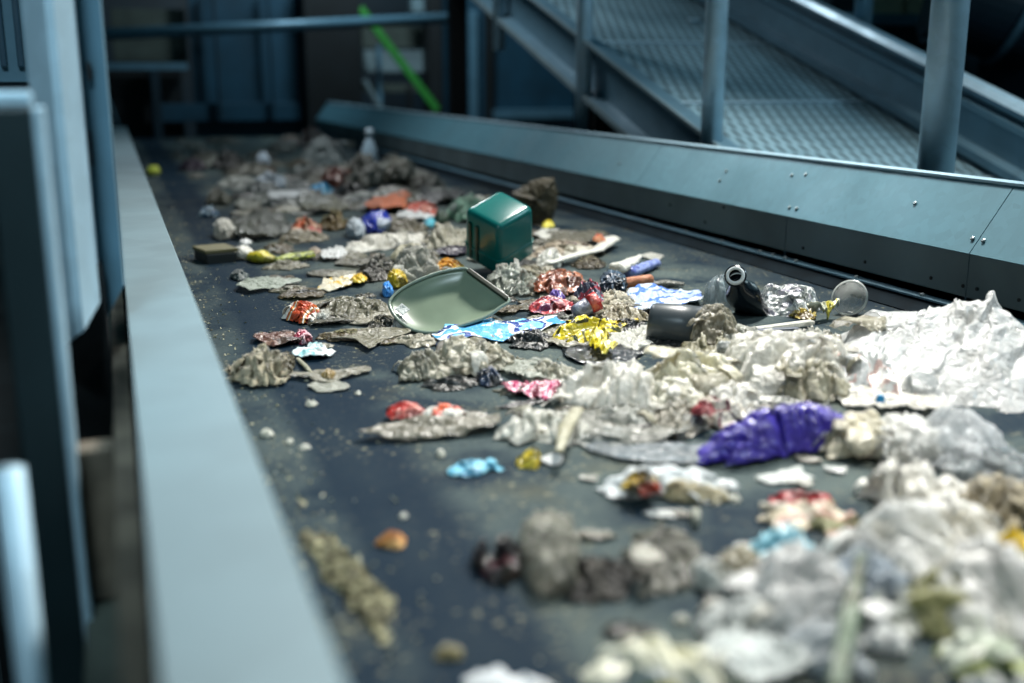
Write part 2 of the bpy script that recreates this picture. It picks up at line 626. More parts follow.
cross = [atX(677, 103, XL).y, atX(598, 31, XL).y]
step = cross[1] - cross[0]
edges = [YA, cross[0] - step * .0, cross[1], cross[1] + step, cross[1] + 2 * step, YB]
edges = [YA] + [cross[0] + step * i for i in range(-1, 4) if YA < cross[0] + step * i < YB] + [YB]
for a, b in zip(edges, edges[1:]):
    wpart('tread_panel', hexa([(XL + .01, a + .004, ZW(a) - .03), (XR - .01, a + .004, ZW(a) - .03), (XR - .01, b - .004, ZW(b) - .03), (XL + .01, b - .004, ZW(b) - .03),
                               (XL + .01, a + .004, ZW(a)), (XR - .01, a + .004, ZW(a)), (XR - .01, b - .004, ZW(b)), (XL + .01, b - .004, ZW(b))]), M_TREAD)
    if a > YA:
        wpart('joint_strip', bar((XL + .01, a, ZW(a) + .003), (XR - .02, a, ZW(a) + .003), .022, .008, (0, -SL, 1)), M_GALV)
for q in [(694, 21), (803, 88), (825, 102)]:
    P = at(q[0], q[1], .55)
    t = 0.0
    for z in [i * .005 for i in range(0, 400)]:
        P = at(q[0], q[1], z)
        if P.y > 0 and abs(P.z - ZW(P.y)) < .012 and XL < P.x < XR:
            wpart('panel_clip', bar(P + Vector((-.03, 0, .006)), P + Vector((.03, 0, .006)), .03, .012, (0, -SL, 1)), M_GALV)
            break
A = Vector((XL, YA, ZW(YA))); B = Vector((XL, YB, ZW(YB)))
wpart('stringer', extrude_profile([(0, .012), (.012, .012), (.012, -.27), (-.075, -.285), (-.075, -.265), (-.005, -.25), (-.005, -.02), (-.07, -.012), (-.07, .012)][::-1], A, B), M_TEAL)
wpart('stringer_flange', extrude_profile([(-.09, -.262), (-.09, -.29), (-.078, -.29), (-.078, -.262)], A, B), M_GALVL)
wpart('stringer_flange', extrude_profile([(-.085, .0), (-.085, .016), (-.072, .016), (-.072, .0)], A, B), M_GALVL)
A = Vector((XR, YA, ZW(YA))); B = Vector((XR, YB, ZW(YB)))
prof = [(0, -.05), (0, .025), (-.045, .03), (-.05, .07), (0, .085), (0, .215), (-.04, .225), (-.045, .255), (0, .262), (0, .285), (-.04, .288), (-.05, .31), (-.04, .335), (.03, .335), (.03, -.05)]
wpart('kick_plate', extrude_profile(prof, A, B), M_TEAL)
wpart('top_rail', extrude_profile([(-.052, .315), (-.04, .342), (.0, .348), (.034, .338), (.034, .330), (-.03, .330)], A, B), M_GALV)
for (xa, ya), (xb, yb), r in [((717, 0), (711, 150), .046), ((955, 0), (935, 176), .055), ((587, 0), (583, 130), .043), ((500, 0), (499, 50), .038)]:
    P = atX(xb, yb, 2.385)
    zb = P.z - (.25 if yb > 100 else 0)
    wpart('handrail_post', tube([(2.385, P.y, zb), (2.385, P.y, 1.9)], r, 20), M_GALV, True)
for px_, py_, Xk in [(862, 30, 3.58), (700, -20, 3.58)]:
    P = atX(px_, py_, Xk)
    wpart('handrail_post', tube([(Xk, P.y, P.z - .2), (Xk, P.y, 2.2)], .045, 16), M_TEAL, True)
P = atX(596, 120, 2.43)
wpart('support_leg', box(2.40, 2.52, P.y - .05, P.y + .05, -1.2, ZW(P.y) - .27), M_BLACK)
P = atX(470, 100, 2.43)
wpart('support_leg', box(2.40, 2.52, 8.0, 8.1, -1.2, ZW(8.05) - .27), M_BLACK)
wpart('support_leg', box(3.42, 3.5, 8.0, 8.1, -1.2, ZW(8.05) - .05), M_BLACK)
wpart('support_leg', box(3.42, 3.5, 3.6, 3.7, -1.2, ZW(3.6) - .05), M_BLACK)


# --- machinery behind the belt and the walkway --------------------------------
def pbox(px0, py0, px1, py1, Y, t, z0=None, bev=.004):
    """Upright box whose face at distance Y spans the given part of the photo."""
    a, b = atY(px0, py0, Y), atY(px1, py1, Y)
    lo = min(a.z, b.z) if z0 is None else z0
    return box(a.x, b.x, Y, Y + t, lo, max(a.z, b.z), bev)


hop = empty('feed_hopper', (1.1, 12.2, -1.2), 'dark blue steel feed hopper closing off the far end of the belt', 'hopper')
hm = lambda name, bm, mat: (bm.transform(Matrix.Translation((-1.1, -12.2, 1.2))), mesh_obj(name, bm, mat, hop))[1]
hm('back_panel', pbox(186, -30, 306, 160, 12.2, .1, -1.2), M_NAVY)
hm('back_panel', pbox(104, 70, 187, 160, 12.3, .1, -1.2), M_BLACK)
hm('panel_rib', pbox(214, -20, 220, 120, 11.99, .08), M_NAVYD)
hm('panel_rib', pbox(268, -20, 274, 120, 11.99, .08), M_NAVYD)
hm('sill_beam', pbox(150, 104, 302, 120, 12.1, .1), M_NAVY)
hm('cross_beam', pbox(100, 63, 188, 70, 12.1, .12), M_TEAL)
hm('machine_block', pbox(110, 8, 188, 62, 12.4, .4), M_OLIVE)
hm('corner_pillar', pbox(302, -30, 364, 150, 11.9, .5, -1.2), M_BLACK)
hm('side_cheek', pbox(150, 70, 164, 140, 11.6, .6), M_NAVYD)

o = mesh_obj('guard_pipe', tube([atY(92, 35, 10.8), atY(452, 18, 11.6)], .055, 14), M_TEAL, None, True)
tag(o, 'long horizontal grey pipe crossing above the far end of the belt', 'pipe')

fr = empty('machine_frame', (3.2, 13.2, -1.2), 'grey shelf-like machine frame seen through the gap right of the hopper', 'machine')
fm = lambda name, bm, mat: (bm.transform(Matrix.Translation((-3.2, -13.2, 1.2))), mesh_obj(name, bm, mat, fr))[1]
fm('shelf', pbox(364, 50, 428, 72, 13.3, .4), M_SHELF)
fm('shelf', pbox(364, 84, 430, 92, 13.3, .4), M_OLIVE)
fm('back_plate', pbox(362, 26, 430, 48, 13.8, .1), M_OLIVE)
fm('upright', pbox(377, 45, 384, 150, 13.1, .08, -1.2), M_TEAL)
fm('upright', pbox(428, -20, 444, 150, 13.0, .3, -1.2), M_BLACK)
fm('upright', pbox(408, 86, 414, 150, 13.15, .08, -1.2), M_BLACK)
fm('housing', pbox(444, 60, 455, 120, 13.4, .3, -1.2), M_OLIVE)
o = mesh_obj('lamp_block', pbox(412, -2, 426, 12, 13.2, .15), M_GALVL)
tag(o, 'small pale box at the top of the gap above the shelf frame', 'box')
o = mesh_obj('green_beam', bar(atY(360, 8, 12.7), atY(437, 110, 12.7), .08, .07, (0, 1, 0), .004), M_GREEN)
tag(o, 'bright green diagonal beam crossing the dark gap behind the belt', 'beam')
bm = tube([atY(364, 80, 13.05), atY(386, 118, 13.05)], .035, 10)
fm('slanted_strut', bm, M_SHELF)
cb = empty('blue_cabinet', (4, 12.6, -1.2), 'tall dark blue steel cabinet standing under the upper end of the walkway', 'cabinet')
cm = lambda name, bm, mat: (bm.transform(Matrix.Translation((-4, -12.6, 1.2))), mesh_obj(name, bm, mat, cb))[1]
cm('front_panel', pbox(452, -30, 588, 140, 12.6, .5, -1.2), M_NAVY)
cm('door_strip', pbox(470, 10, 478, 120, 12.52, .08), M_TEAL)
cm('door_strip', pbox(486, 10, 494, 120, 12.52, .08), M_BLACK)
cm('base_ledge', pbox(496, 110, 576, 118, 12.4, .2), M_TEAL)

dr = empty('ventilation_drum', (7.6, 6.0, .6), 'large dark round drum with pale hoops beyond the walkway at top right', 'drum')
Pd = atX(1034, 8, 5.2)
ddir = Vector((.82, -.42, -.32)).normalized()
dm = lambda name, bm, mat, s=True: (bm.transform(Matrix.Translation((-7.6, -6.0, -.6))), mesh_obj(name, bm, mat, dr, s))[1]
for j, (rr, h0, h1, mt) in enumerate([(.36, -.55, .9, M_NAVYD)]):
    dm('shell', lathe([(0, h0), (rr, h0), (rr, h1), (0, h1)], ddir, Pd, 40), mt, False)
for h in (-.5, -.12, .35):
    dm('hoop', lathe([(.36, h - .02), (.385, h - .02), (.385, h + .02), (.36, h + .02)], ddir, Pd, 40), M_TEAL, False)
dm('stand', box(Pd.x - .1, Pd.x + .4, Pd.y - .15, Pd.y + .3, -1.2, Pd.z - .3), M_NAVYD, False)

bx = empty('storage_rack', (6.2, 8.5, -1.2), 'dark rack of beige and grey boxes far behind the walkway at top right', 'rack')
xm = lambda name, bm, mat: (bm.transform(Matrix.Translation((-6.2, -8.5, 1.2))), mesh_obj(name, bm, mat, bx))[1]
a_, b_ = atY(840, 12, 6.2), atY(960, 20, 6.2)
xm('shelf_beam', box(a_.x, b_.x + .6, 6.2, 6.5, b_.z - .04, b_.z + .03), M_TEAL)
xm('rack_panel', box(a_.x - 1.2, b_.x + 2.0, 6.6, 6.7, -1.2, b_.z + .06), M_NAVYD)
for i in range(3):
    x = a_.x + .35 + i * .22
    xm('rack_box', box(x, x + .17, 6.25, 6.45, b_.z + .03, b_.z + .2 + .03 * i, .005), plain('beige_card', 'a59a80', .8))
xm('rack_post', box(a_.x - .1, a_.x, 6.3, 6.4, -1.2, 2.2), M_NAVYD)

# --- left side: column, near rail, ribbed panel -----------------------------------
colm = empty('support_column', (-.05, 1.8, -1.2), 'galvanised folded-steel column with bright ridge at the left of the belt', 'column')


def plan_prism(px_list, Ys, cut, ztop):
    """Open folded sheet: plan points (pixel column at the top edge, Y), ends cut at given photo rows."""
    pts = []
    for px, Y in zip(px_list, Ys):
        P = atY(px, 0, Y)
        pts.append((P.x, Y))
    bm = bmesh.new()
    lo, hi = [], []
    for (x, y), c in zip(pts, cut):
        d = None
        z = EYE.z
        # height at which the upright line through (x, y) reaches photo row c
        zz = 3.0
        for i in range(4000):
            zz -= .001
            q = Vector((x, y, zz)) - EYE
            if CY - FPX * q.dot(UP) / q.dot(FW) >= c:
                break
        lo.append(bm.verts.new((x, y, zz)))
        hi.append(bm.verts.new((x, y, ztop)))
    for i in range(len(pts) - 1):
        bm.faces.new((lo[i], lo[i + 1], hi[i + 1], hi[i]))
    bmesh.ops.recalc_face_normals(bm, faces=bm.faces)
    g = bmesh.ops.solidify(bm, geom=bm.faces[:], thickness=.004)
    bm.transform(Matrix.Translation((.05, -1.8, 1.2)))
    return bm


mesh_obj('channel', plan_prism([23, 46, 51, 69, 72], [1.86, 1.80, 1.80, 1.87, 1.92], [352, 335, 330, 304, 300], 1.6), M_GALV, colm)
mesh_obj('flange_plate', plan_prism([71, 97, 99], [1.95, 1.93, 1.98], [330, 285, 285], 1.6), M_TEAL, colm)
for (a, b, c, d) in [(86, 62, 92, 80), (88, 130, 94, 166)]:
    p, q = atY(a, b, 1.925), atY(c, d, 1.925)
    bm = box(p.x, q.x, 1.918, 1.93, q.z, p.z, .002)
    bm.transform(Matrix.Translation((.05, -1.8, 1.2)))
    mesh_obj('slot', bm, M_BLACK, colm)
bm = box(-.12, -.03, 1.90, 2.02, -1.2, .30)
bm.transform(Matrix.Translation((.05, -1.8, 1.2)))
mesh_obj('column_stub', bm, M_BLACK, colm)

rl = empty('near_guard_rail', (-.13, 1.45, -1.2), 'dark rectangular guard rail post with pale top bar at far left foreground', 'guard rail')
rm = lambda name, bm, mat, s=False: (bm.transform(Matrix.Translation((.13, -1.45, 1.2))), mesh_obj(name, bm, mat, rl, s))[1]
p, q = atY(-16, 108, 1.40), atY(30, 108, 1.40)
rm('post', box(p.x, q.x, 1.40, 1.50, -1.2, p.z, .004), plain('dark_painted_post', '16262a', .45, .1, .2, 6))
rm('lit_edge_strip', box(q.x + .0005, q.x + .012, 1.405, 1.48, -1.2, p.z, .004), M_GALV)  # pale strip stands in for light on the post's rounded edge
p, q = atY(-30, 108, 1.45), atY(30, 91, 1.45)
rm('top_bar', box(p.x - .3, q.x, 1.45, 1.50, p.z + .001, q.z, .005), M_GALV)
P = atY(8, 470, 1.1)
o = mesh_obj('tube_post', tube([(P.x, P.y, -1.2), (P.x, P.y, P.z)], .0145, 16), M_GALV, None, True)
tag(o, 'short pale round tube post at the bottom left corner', 'post')
rp = empty('ribbed_panel', (-.3, 2.6, -1.2), 'dark blue ribbed steel panel behind the column at top left', 'panel')
p, q = atY(-60, 82, 2.6), atY(32, 0, 2.6)
bm = box(p.x, q.x, 2.6, 2.63, p.z, 1.6)
bm.transform(Matrix.Translation((.3, -2.6, 1.2)))
mesh_obj('sheet', bm, M_TEAL, rp)
for i in range(6):
    x = p.x + .02 + i * .033
    bm = box(x, x + .012, 2.585, 2.6, p.z + .03, 1.6, .003)
    bm.transform(Matrix.Translation((.3, -2.6, 1.2)))
    mesh_obj('rib', bm, M_NAVY, rp)
bm = box(p.x - .02, p.x + .02, 2.62, 2.68, -1.2, p.z + .1)
bm.transform(Matrix.Translation((.3, -2.6, 1.2)))
mesh_obj('panel_leg', bm, M_BLACK, rp)
# floor grating seen at the lower left
bm = bmesh.new()
fg = empty('floor_grating', (-.25, 1.2, -.75), 'dark bar grating of the service aisle at bottom left', 'grating')
for i in range(34):
    y = .55 + i * .05
    b2 = box(-.5, -.06, y, y + .008, -.78, -.75)
    b2.transform(Matrix.Translation((.25, -1.2, .75)))
    mesh_obj('grating_bar', b2, M_TEAL, fg)
for x in (-.5, -.35, -.2, -.07):
    b2 = box(x, x + .008, .5, 2.3, -.785, -.76)
    b2.transform(Matrix.Translation((.25, -1.2, .75)))
    mesh_obj('bearer', b2, M_BLACK, fg)
b2 = box(-.30, -.26, 1.0, 1.04, -1.2, -.785)
b2.transform(Matrix.Translation((.25, -1.2, .75)))
mesh_obj('grating_leg', b2, M_BLACK, fg)


# ------------------------------------------------------------------ waste on the belt
def star(poly, rng):
    """Radius as a function of angle for a star-shaped outline given in a -1..1 box (or a random ragged one)."""
    if poly is None:
        n = rng.randint(7, 11)
        a0 = rng.random() * 6.28
        poly = []
        for i in range(n):
            a = a0 + 2 * math.pi * (i + rng.uniform(-.25, .25)) / n
            r = rng.uniform(.62, 1.0)
            poly.append((r * math.cos(a), r * math.sin(a)))
    ox, oy = sum(p[0] for p in poly) / len(poly), sum(p[1] for p in poly) / len(poly)
    poly = [(x - ox, y - oy) for x, y in poly]
    pa = sorted((math.atan2(y, x) % (2 * math.pi), x, y) for x, y in poly)

    def f(t):
        t %= 2 * math.pi
        for i in range(len(pa)):
            a, b = pa[i], pa[(i + 1) % len(pa)]
            ta, tb = a[0], b[0]
            if tb <= ta: tb += 2 * math.pi
            tt = t if t >= ta else t + 2 * math.pi
            if ta <= tt <= tb:
                dx, dy = math.cos(tt), math.sin(tt)
                ex, ey = b[1] - a[1], b[2] - a[2]
                den = dx * ey - dy * ex
                if abs(den) < 1e-9: return math.hypot(a[1], a[2])
                return max(.05, (a[1] * ey - a[2] * ex) / den)
        return 1.0
    tab = [f(2 * math.pi * i / 240) for i in range(240)]

    def g(t):
        u = (t % (2 * math.pi)) / (2 * math.pi) * 240
        i = int(u) % 240
        w = u - int(u)
        return tab[i] * (1 - w) + tab[(i + 1) % 240] * w
    return g


def place(bx_, k, zb, dmax=3.0, dmin=.15, kd=1.0):
    x0, y0, x1, y1 = bx_
    P = at((x0 + x1) / 2, y1, zb)
    mpp = depth(P) / FPX
    v = Vector((P.x, P.y, 0)).normalized()
    ang = math.atan2(EYE.z - zb, math.hypot(P.x, P.y))
    W = (x1 - x0) * mpp
    hp = (y1 - y0) * mpp
    H = max(.006, k * hp / math.cos(ang))
    D = min(max((1 - kd * k) * hp / math.sin(ang), W * dmin), W * dmax)
    if (1 - kd * k) * hp / math.sin(ang) > W * dmax:
        H = max(H, (hp - .8 * D * math.sin(ang)) / math.cos(ang))
    c = P + v * (D / 2)
    s = 1 + .5 * D / math.hypot(P.x, P.y)
    return c, math.atan2(v.y, v.x) - math.pi / 2, W * s, D, H


def fit(bm, W, D, H, drop=0.0):
    lo = [min(v.co[i] for v in bm.verts) for i in range(3)]
    hi = [max(v.co[i] for v in bm.verts) for i in range(3)]
    sz = (W, D, H)
    for v in bm.verts:
        v.co = Vector([((v.co[i] - lo[i]) / max(1e-6, hi[i] - lo[i]) - (.5 if i < 2 else 0)) * sz[i] for i in range(3)])
        if drop: v.co.z -= drop


SEED = [100]


def thicken(bm, t):
    """Give a film a back side t below it and close its edge."""
    vs, fs = bm.verts[:], bm.faces[:]
    bd = [e for e in bm.edges if len(e.link_faces) == 1]
    cp = {}
    for v in vs:
        n = v.normal if v.normal.length > .5 else Vector((0, 0, 1))
        cp[v] = bm.verts.new(v.co - n * t)
    for f in fs:
        bm.faces.new([cp[v] for v in reversed(f.verts[:])])
    for e in bd:
        l = e.link_loops[0]
        a, b = l.vert, l.link_loop_next.vert
        bm.faces.new((b, a, cp[a], cp[b]))
    bm.normal_update()


def crease(q, o):
    """Sharp-edged crumple field, about -1..1."""
    n1 = noise.noise(q + o)
    n2 = noise.noise(q * 2.1 + o * 1.7)
    n3 = noise.noise(q * 4.6 + o * .6)
    n4 = noise.noise(q * 9.5 + o * .3)
    return (1 - 2.6 * abs(n1)) * .40 + (1 - 2.6 * abs(n2)) * .30 + (1 - 2.6 * abs(n3)) * .23 + (1 - 2.6 * abs(n4)) * .15


def keep_on_belt(bm, c, rz):
    """Nothing on the belt reaches through the guards."""
    C_, S_ = math.cos(rz), math.sin(rz)
    for v in bm.verts:
        wx = c.x + C_ * v.co.x - S_ * v.co.y
        wy = c.y + S_ * v.co.x + C_ * v.co.y
        lim = 1.905 + min(.06, v.co.z * 1.2)
        if wx > lim:
            d = lim - .25 * (1 - 1 / (1 + (wx - lim) * .3)) * .2 - wx
        elif wx < .128:
            d = .128 - wx
        else:
            d = 0
        dy = min(0, 11.4 - wy)
        if d or dy:
            v.co.x += C_ * d + S_ * dy
            v.co.y += -S_ * d + C_ * dy


def solid(name, cat, label, bx_, mat, k=.5, zb=0.0, amp=.42, freq=1.5, sub=5, outline=None, plane='xy', group=None, seed=None, link=True, floor=.38, pit=0.0, dmax=3.0):
    SEED[0] += 1
    rng = random.Random(seed if seed is not None else SEED[0])
    o = Vector((rng.uniform(-50, 50), rng.uniform(-50, 50), rng.uniform(-50, 50)))
    c, rz, W, D, H = place(bx_, k, zb, dmax)
    g = star(outline, rng)
    bm = bmesh.new()
    bmesh.ops.create_icosphere(bm, subdivisions=sub, radius=1)
    asp = Vector((1, max(.5, min(1.6, D / W)), max(.45, min(1.2, H / W * 1.3))))
    for v in bm.verts:
        p = v.co.copy()
        q = Vector((p.x * asp.x * 1.6, p.y * asp.y * .9, (p.z * asp.z + p.x * .5) * .7)) * freq * .8
        w = Vector((noise.noise(q * .9 + o * 2), noise.noise(q * .9 + o * 3), noise.noise(q * .9 + o * 4)))
        d = crease(q + w * .7, o)
        if plane == 'xy':
            r = g(math.atan2(p.y, p.x))
            p = Vector((p.x * r, p.y * r, p.z * (.55 + .45 * r)))
        else:
            r = g(math.atan2(p.z, p.x))
            p = Vector((p.x * r, p.y * (.5 + .5 * r), p.z * r))
        p += v.co * (amp * d) * (1.0 if plane == 'xy' else .6)
        if p.z < -floor: p.z = -floor + (p.z + floor) * .04
        v.co = p
    fit(bm, W, D, H)
    keep_on_belt(bm, c, rz)
    bm.normal_update()
    o_ = mesh_obj(name, bm, mat, None, True, c, rz)
    return tag(o_, label, cat, group)


RES = {3: (8, 24), 4: (15, 50), 5: (32, 104), 6: (56, 168)}


def lump(name, cat, label, bx_, mat, k=.5, zb=0.0, amp=.42, freq=1.5, sub=5, outline=None, plane='xy', group=None, seed=None, floor=.38, dmax=None, dish=.62, lean=False, flaps=None):
    """Crumpled heap of film or paper: a ragged outline, sharp creases that overhang, edges that run out on to the belt."""
    SEED[0] += 1
    rng = random.Random(seed if seed is not None else SEED[0])
    o = Vector((rng.uniform(-50, 50), rng.uniform(-50, 50), rng.uniform(-50, 50)))
    if dmax is None:
        dmax = 3.2 if bx_[3] > 440 else 1.7
    if group == GB:
        gx, gy = (bx_[2] - bx_[0]) * .06, (bx_[3] - bx_[1]) * .10
        bx_ = (bx_[0] - gx, bx_[1] - gy, bx_[2] + gx, bx_[3])
    c, rz, W, D, H = place(bx_, k, zb, dmax, .15, .8)
    if H > .58 * W and sub <= 5 and plane == 'xy' and label and flaps is None:
        return solid(name, cat, label, bx_, mat, k * .95, zb, amp, freq * 1.3, sub, outline, 'xy', group, seed)
    g = star(outline, rng) if plane == 'xy' else star([(1, .1), (.85, .8), (.2, 1), (-.4, .9), (-.95, .7), (-1, -.1), (-.8, -.8), (0, -1), (.7, -.9)], rng)
    top = None
    if plane == 'xz':
        pl = sorted(outline or [(-1, -.6), (-.8, .3), (-.3, .9), (.2, 1), (.7, .5), (1, -.5)])
        lo_ = min(p[1] for p in pl)
        hi_ = {}
        for x, z in pl:
            hi_[round(x, 3)] = max(hi_.get(round(x, 3), -9), z)
        xs = sorted(hi_)
        # upper silhouette only: drop points below the running line between their neighbours when they lie in the lower half
        xs = [x for i, x in enumerate(xs) if i in (0, len(xs) - 1) or hi_[x] > (max(hi_.values()) + lo_) / 2 - .35]
        def top(x):
            x = max(-1, min(1, x))
            for a, b in zip(xs, xs[1:]):
                if a <= x <= b:
                    w = (x - a) / max(1e-6, b - a)
                    return .12 + .88 * (((hi_[a] * (1 - w) + hi_[b] * w) - lo_) / (max(hi_.values()) - lo_))
            return .12
    R_, S_ = RES[sub]
    ay = max(.5, min(1.5, D / W))
    fa = rng.uniform(0, math.pi)
    ca, sa = math.cos(fa), math.sin(fa)
    st = rng.uniform(1.5, 2.1)
    bm = bmesh.new()
    rows = []
    cen = None
    allv = []
    for i in range(0, R_ + 1):
        row = []
        for j in range(S_ if i else 1):
            t = 2 * math.pi * j / S_
            rho = (i / R_) ** .85
            rag = 1 + .22 * amp / .4 * (noise.noise(Vector((math.cos(t) * 2.6, math.sin(t) * 2.6, o.x))) + .7 * noise.noise(Vector((math.cos(t) * 7, math.sin(t) * 7, o.y)))) * rho
            r = g(t) * rho * rag
            x, y = r * math.cos(t), r * math.sin(t)
            q = Vector(((x * ca + y * ay * sa) * st, (-x * sa + y * ay * ca) / st, 0)) * freq
            w = Vector((noise.noise(q * .8 + o * 2), noise.noise(q * .8 + o * 3), noise.noise(q * .8 + o * 4))) * .8
            d = crease(q + w * .8, o)
            if top:
                base = top(x) * (1 - abs(y) ** 2.2) ** .6 if abs(y) < 1 else 0
                if lean:
                    yy = max(0, min(1, (y + .95) / 1.65))
                    base = top(x) * yy ** .8 * (1 if y < .72 else max(0, 1 - (y - .72) / .28))
                base *= 1 - rho ** 8
                z = base * (1 + amp * d * .7)
            else:
                base = (1 - rho ** 1.9) ** .95
                z = base * (dish + amp * 1.1 * d) + rho * .10 * max(0, d + .35) * (1 + amp)
            pit = max(0.0, min(1.0, (noise.noise(q * 1.9 + o * 9) - .08) / .3))
            z *= 1 - (.15 if lean else .6) * pit
            k2 = amp * .42 * (.35 + .65 * base)
            x += k2 * (noise.noise(q * 1.7 + o * 5) + .6 * noise.noise(q * 3.9 + o * 6))
            y += k2 * (noise.noise(q * 1.7 + o * 7) + .6 * noise.noise(q * 3.9 + o * 8)) / ay
            row.append(bm.verts.new((x, y, max(z, .0))))
        rows.append(row)
        allv += row
    cen = rows[0][0]
    for j in range(S_):
        j2 = (j + 1) % S_
        bm.faces.new((cen, rows[1][j], rows[1][j2]))
        for i in range(1, R_):
            bm.faces.new((rows[i][j], rows[i + 1][j], rows[i + 1][j2], rows[i][j2]))
    xs_ = sorted(v.co.x for v in allv); ys_ = sorted(v.co.y for v in allv); zs_ = sorted(v.co.z for v in allv)
    n = len(allv)
    sx = W / (xs_[-1] - xs_[0]); sy = D / (ys_[-1] - ys_[0]); sz = H / max(1e-6, zs_[int(n * .97)])
    mx, my = (xs_[-1] + xs_[0]) / 2, (ys_[-1] + ys_[0]) / 2
    for v in allv:
        v.co = Vector(((v.co.x - mx) * sx, (v.co.y - my) * sy, min(v.co.z * sz, H * 1.25) + .0006))
    b0 = bm.verts.new((cen.co.x, cen.co.y, .0004))
    for j in range(S_):
        bm.faces.new((rows[R_][(j + 1) % S_], rows[R_][j], b0))
    keep_on_belt(bm, c, rz)
    bm.normal_update()
    # points on the heap that carry loose flaps
    if flaps is None:
        flaps = 0 if (sub < 5 or not label) else (5 if sub == 6 else 3)
    roots = []
    for _ in range(flaps):
        i = rng.randint(int(R_ * .25), int(R_ * .9)); j = rng.randrange(S_)
        v = rows[i][j]
        t = 2 * math.pi * j / S_
        roots.append((v.co.copy(), t))
    o_ = mesh_obj(name, bm, mat, None, True, c, rz)
    tag(o_, label, cat, group)
    for co, t in roots:
        L = min(W, D * 1.4) * rng.uniform(.16, .34)
        Wf = L * rng.uniform(.4, .9)
        t += rng.uniform(-.7, .7)
        out_ = Vector((math.cos(t), math.sin(t), 0))
        sd = Vector((-math.sin(t), math.cos(t), 0))
        el = rng.uniform(.1, .9)
        cu = rng.uniform(.6, 2.2)
        fb = bmesh.new()
        gr = []
        nu, nv = 9, 7
        for a in range(nu):
            u = a / (nu - 1)
            row = []
            for b in range(nv):
                w = b / (nv - 1) * 2 - 1
                an = el - cu * u
                wid = Wf * .5 * (.5 + .7 * math.sin(u * 2.4)) * (1 + .3 * noise.noise(Vector((u * 3, w, t * 9))))
                lf = L * (u - .15) * (1 + .25 * noise.noise(Vector((w * 2, u, t * 5))))
                p = co + out_ * (lf * math.cos(an * .6)) + Vector((0, 0, 1)) * (lf * math.sin(an) * .8) + sd * (w * wid)
                cr_ = crease(Vector((u * 1.8, w * 1.4, t)) , o)
                p += Vector((0, 0, 1)) * (cr_ * L * .10) + sd * (cr_ * L * .06)
                p.z = max(p.z, .001)
                row.append(fb.verts.new(p))
            gr.append(row)
        for a in range(nu - 1):
            for b in range(nv - 1):
                fb.faces.new((gr[a][b], gr[a + 1][b], gr[a + 1][b + 1], gr[a][b + 1]))
        fb.normal_update()
        keep_on_belt(fb, c, rz)
        thicken(fb, .0008)
        fm_ = mat if rng.random() < .6 or group != GB else rng.choice(FLAPM)
        mesh_obj('loose_flap', fb, fm_, o_, True)
    return o_


def sheet(name, cat, label, bx_, mat, k=.15, zb=0.002, outline=None, wr=.6, freq=2.2, group=None, curl=.5, seed=None, rings=14, segs=56, thick=.0012, stretch=(1, 1), fold=0.0, tilt=0.0, dmax=3.0):
    """Crumpled flat film or paper lying on the belt; edges and folds lift up to H."""
    SEED[0] += 1
    rng = random.Random(seed if seed is not None else SEED[0])
    o = Vector((rng.uniform(-50, 50), rng.uniform(-50, 50), rng.uniform(-50, 50)))
    c, rz, W, D, H = place(bx_, k, zb, dmax, .15, .45)
    g = star(outline, rng)
    cl = [rng.random() for _ in range(5)]
    bm = bmesh.new()
    cen = bm.verts.new((0, 0, 0))
    R = []
    for i in range(1, rings + 1):
        row = []
        for j in range(segs):
            t = 2 * math.pi * j / segs
            r = g(t) * i / rings * (1 + .05 * noise.noise(Vector((t * 4, i * .15, o.x))))
            row.append(bm.verts.new((r * math.cos(t), r * math.sin(t), 0)))
        R.append(row)
    for j in range(segs):
        bm.faces.new((cen, R[0][j], R[0][(j + 1) % segs]))
        for i in range(rings - 1):
            bm.faces.new((R[i][j], R[i + 1][j], R[i + 1][(j + 1) % segs], R[i][(j + 1) % segs]))
    for v in bm.verts:
        x, y = v.co.x, v.co.y
        q = Vector((x * stretch[0], y * stretch[1], 0)) * freq
        w = Vector((noise.noise(q + o * 2), noise.noise(q + o * 3), 0)) * .5
        d = crease(q + w, o)
        t = math.atan2(y, x)
        rr = math.hypot(x, y) / max(.05, g(t))
        z = wr * (d + .6) + curl * rr ** 3 * (.5 + .5 * math.sin(2 * t + cl[0] * 6.28) + .4 * math.sin(3 * t + cl[1] * 6.28)) + (1 - rr * rr) * .35
        z += fold * (1 - abs(y * 2 + .2 * math.sin(3 * x + cl[2] * 6))) + tilt * y
        v.co.z = z
    fit(bm, W, D, H)
    keep_on_belt(bm, c, rz)
    bm.normal_update()
    thicken(bm, thick)
    o_ = mesh_obj(name, bm, mat, None, True, c, rz)
    return tag(o_, label, cat, group)


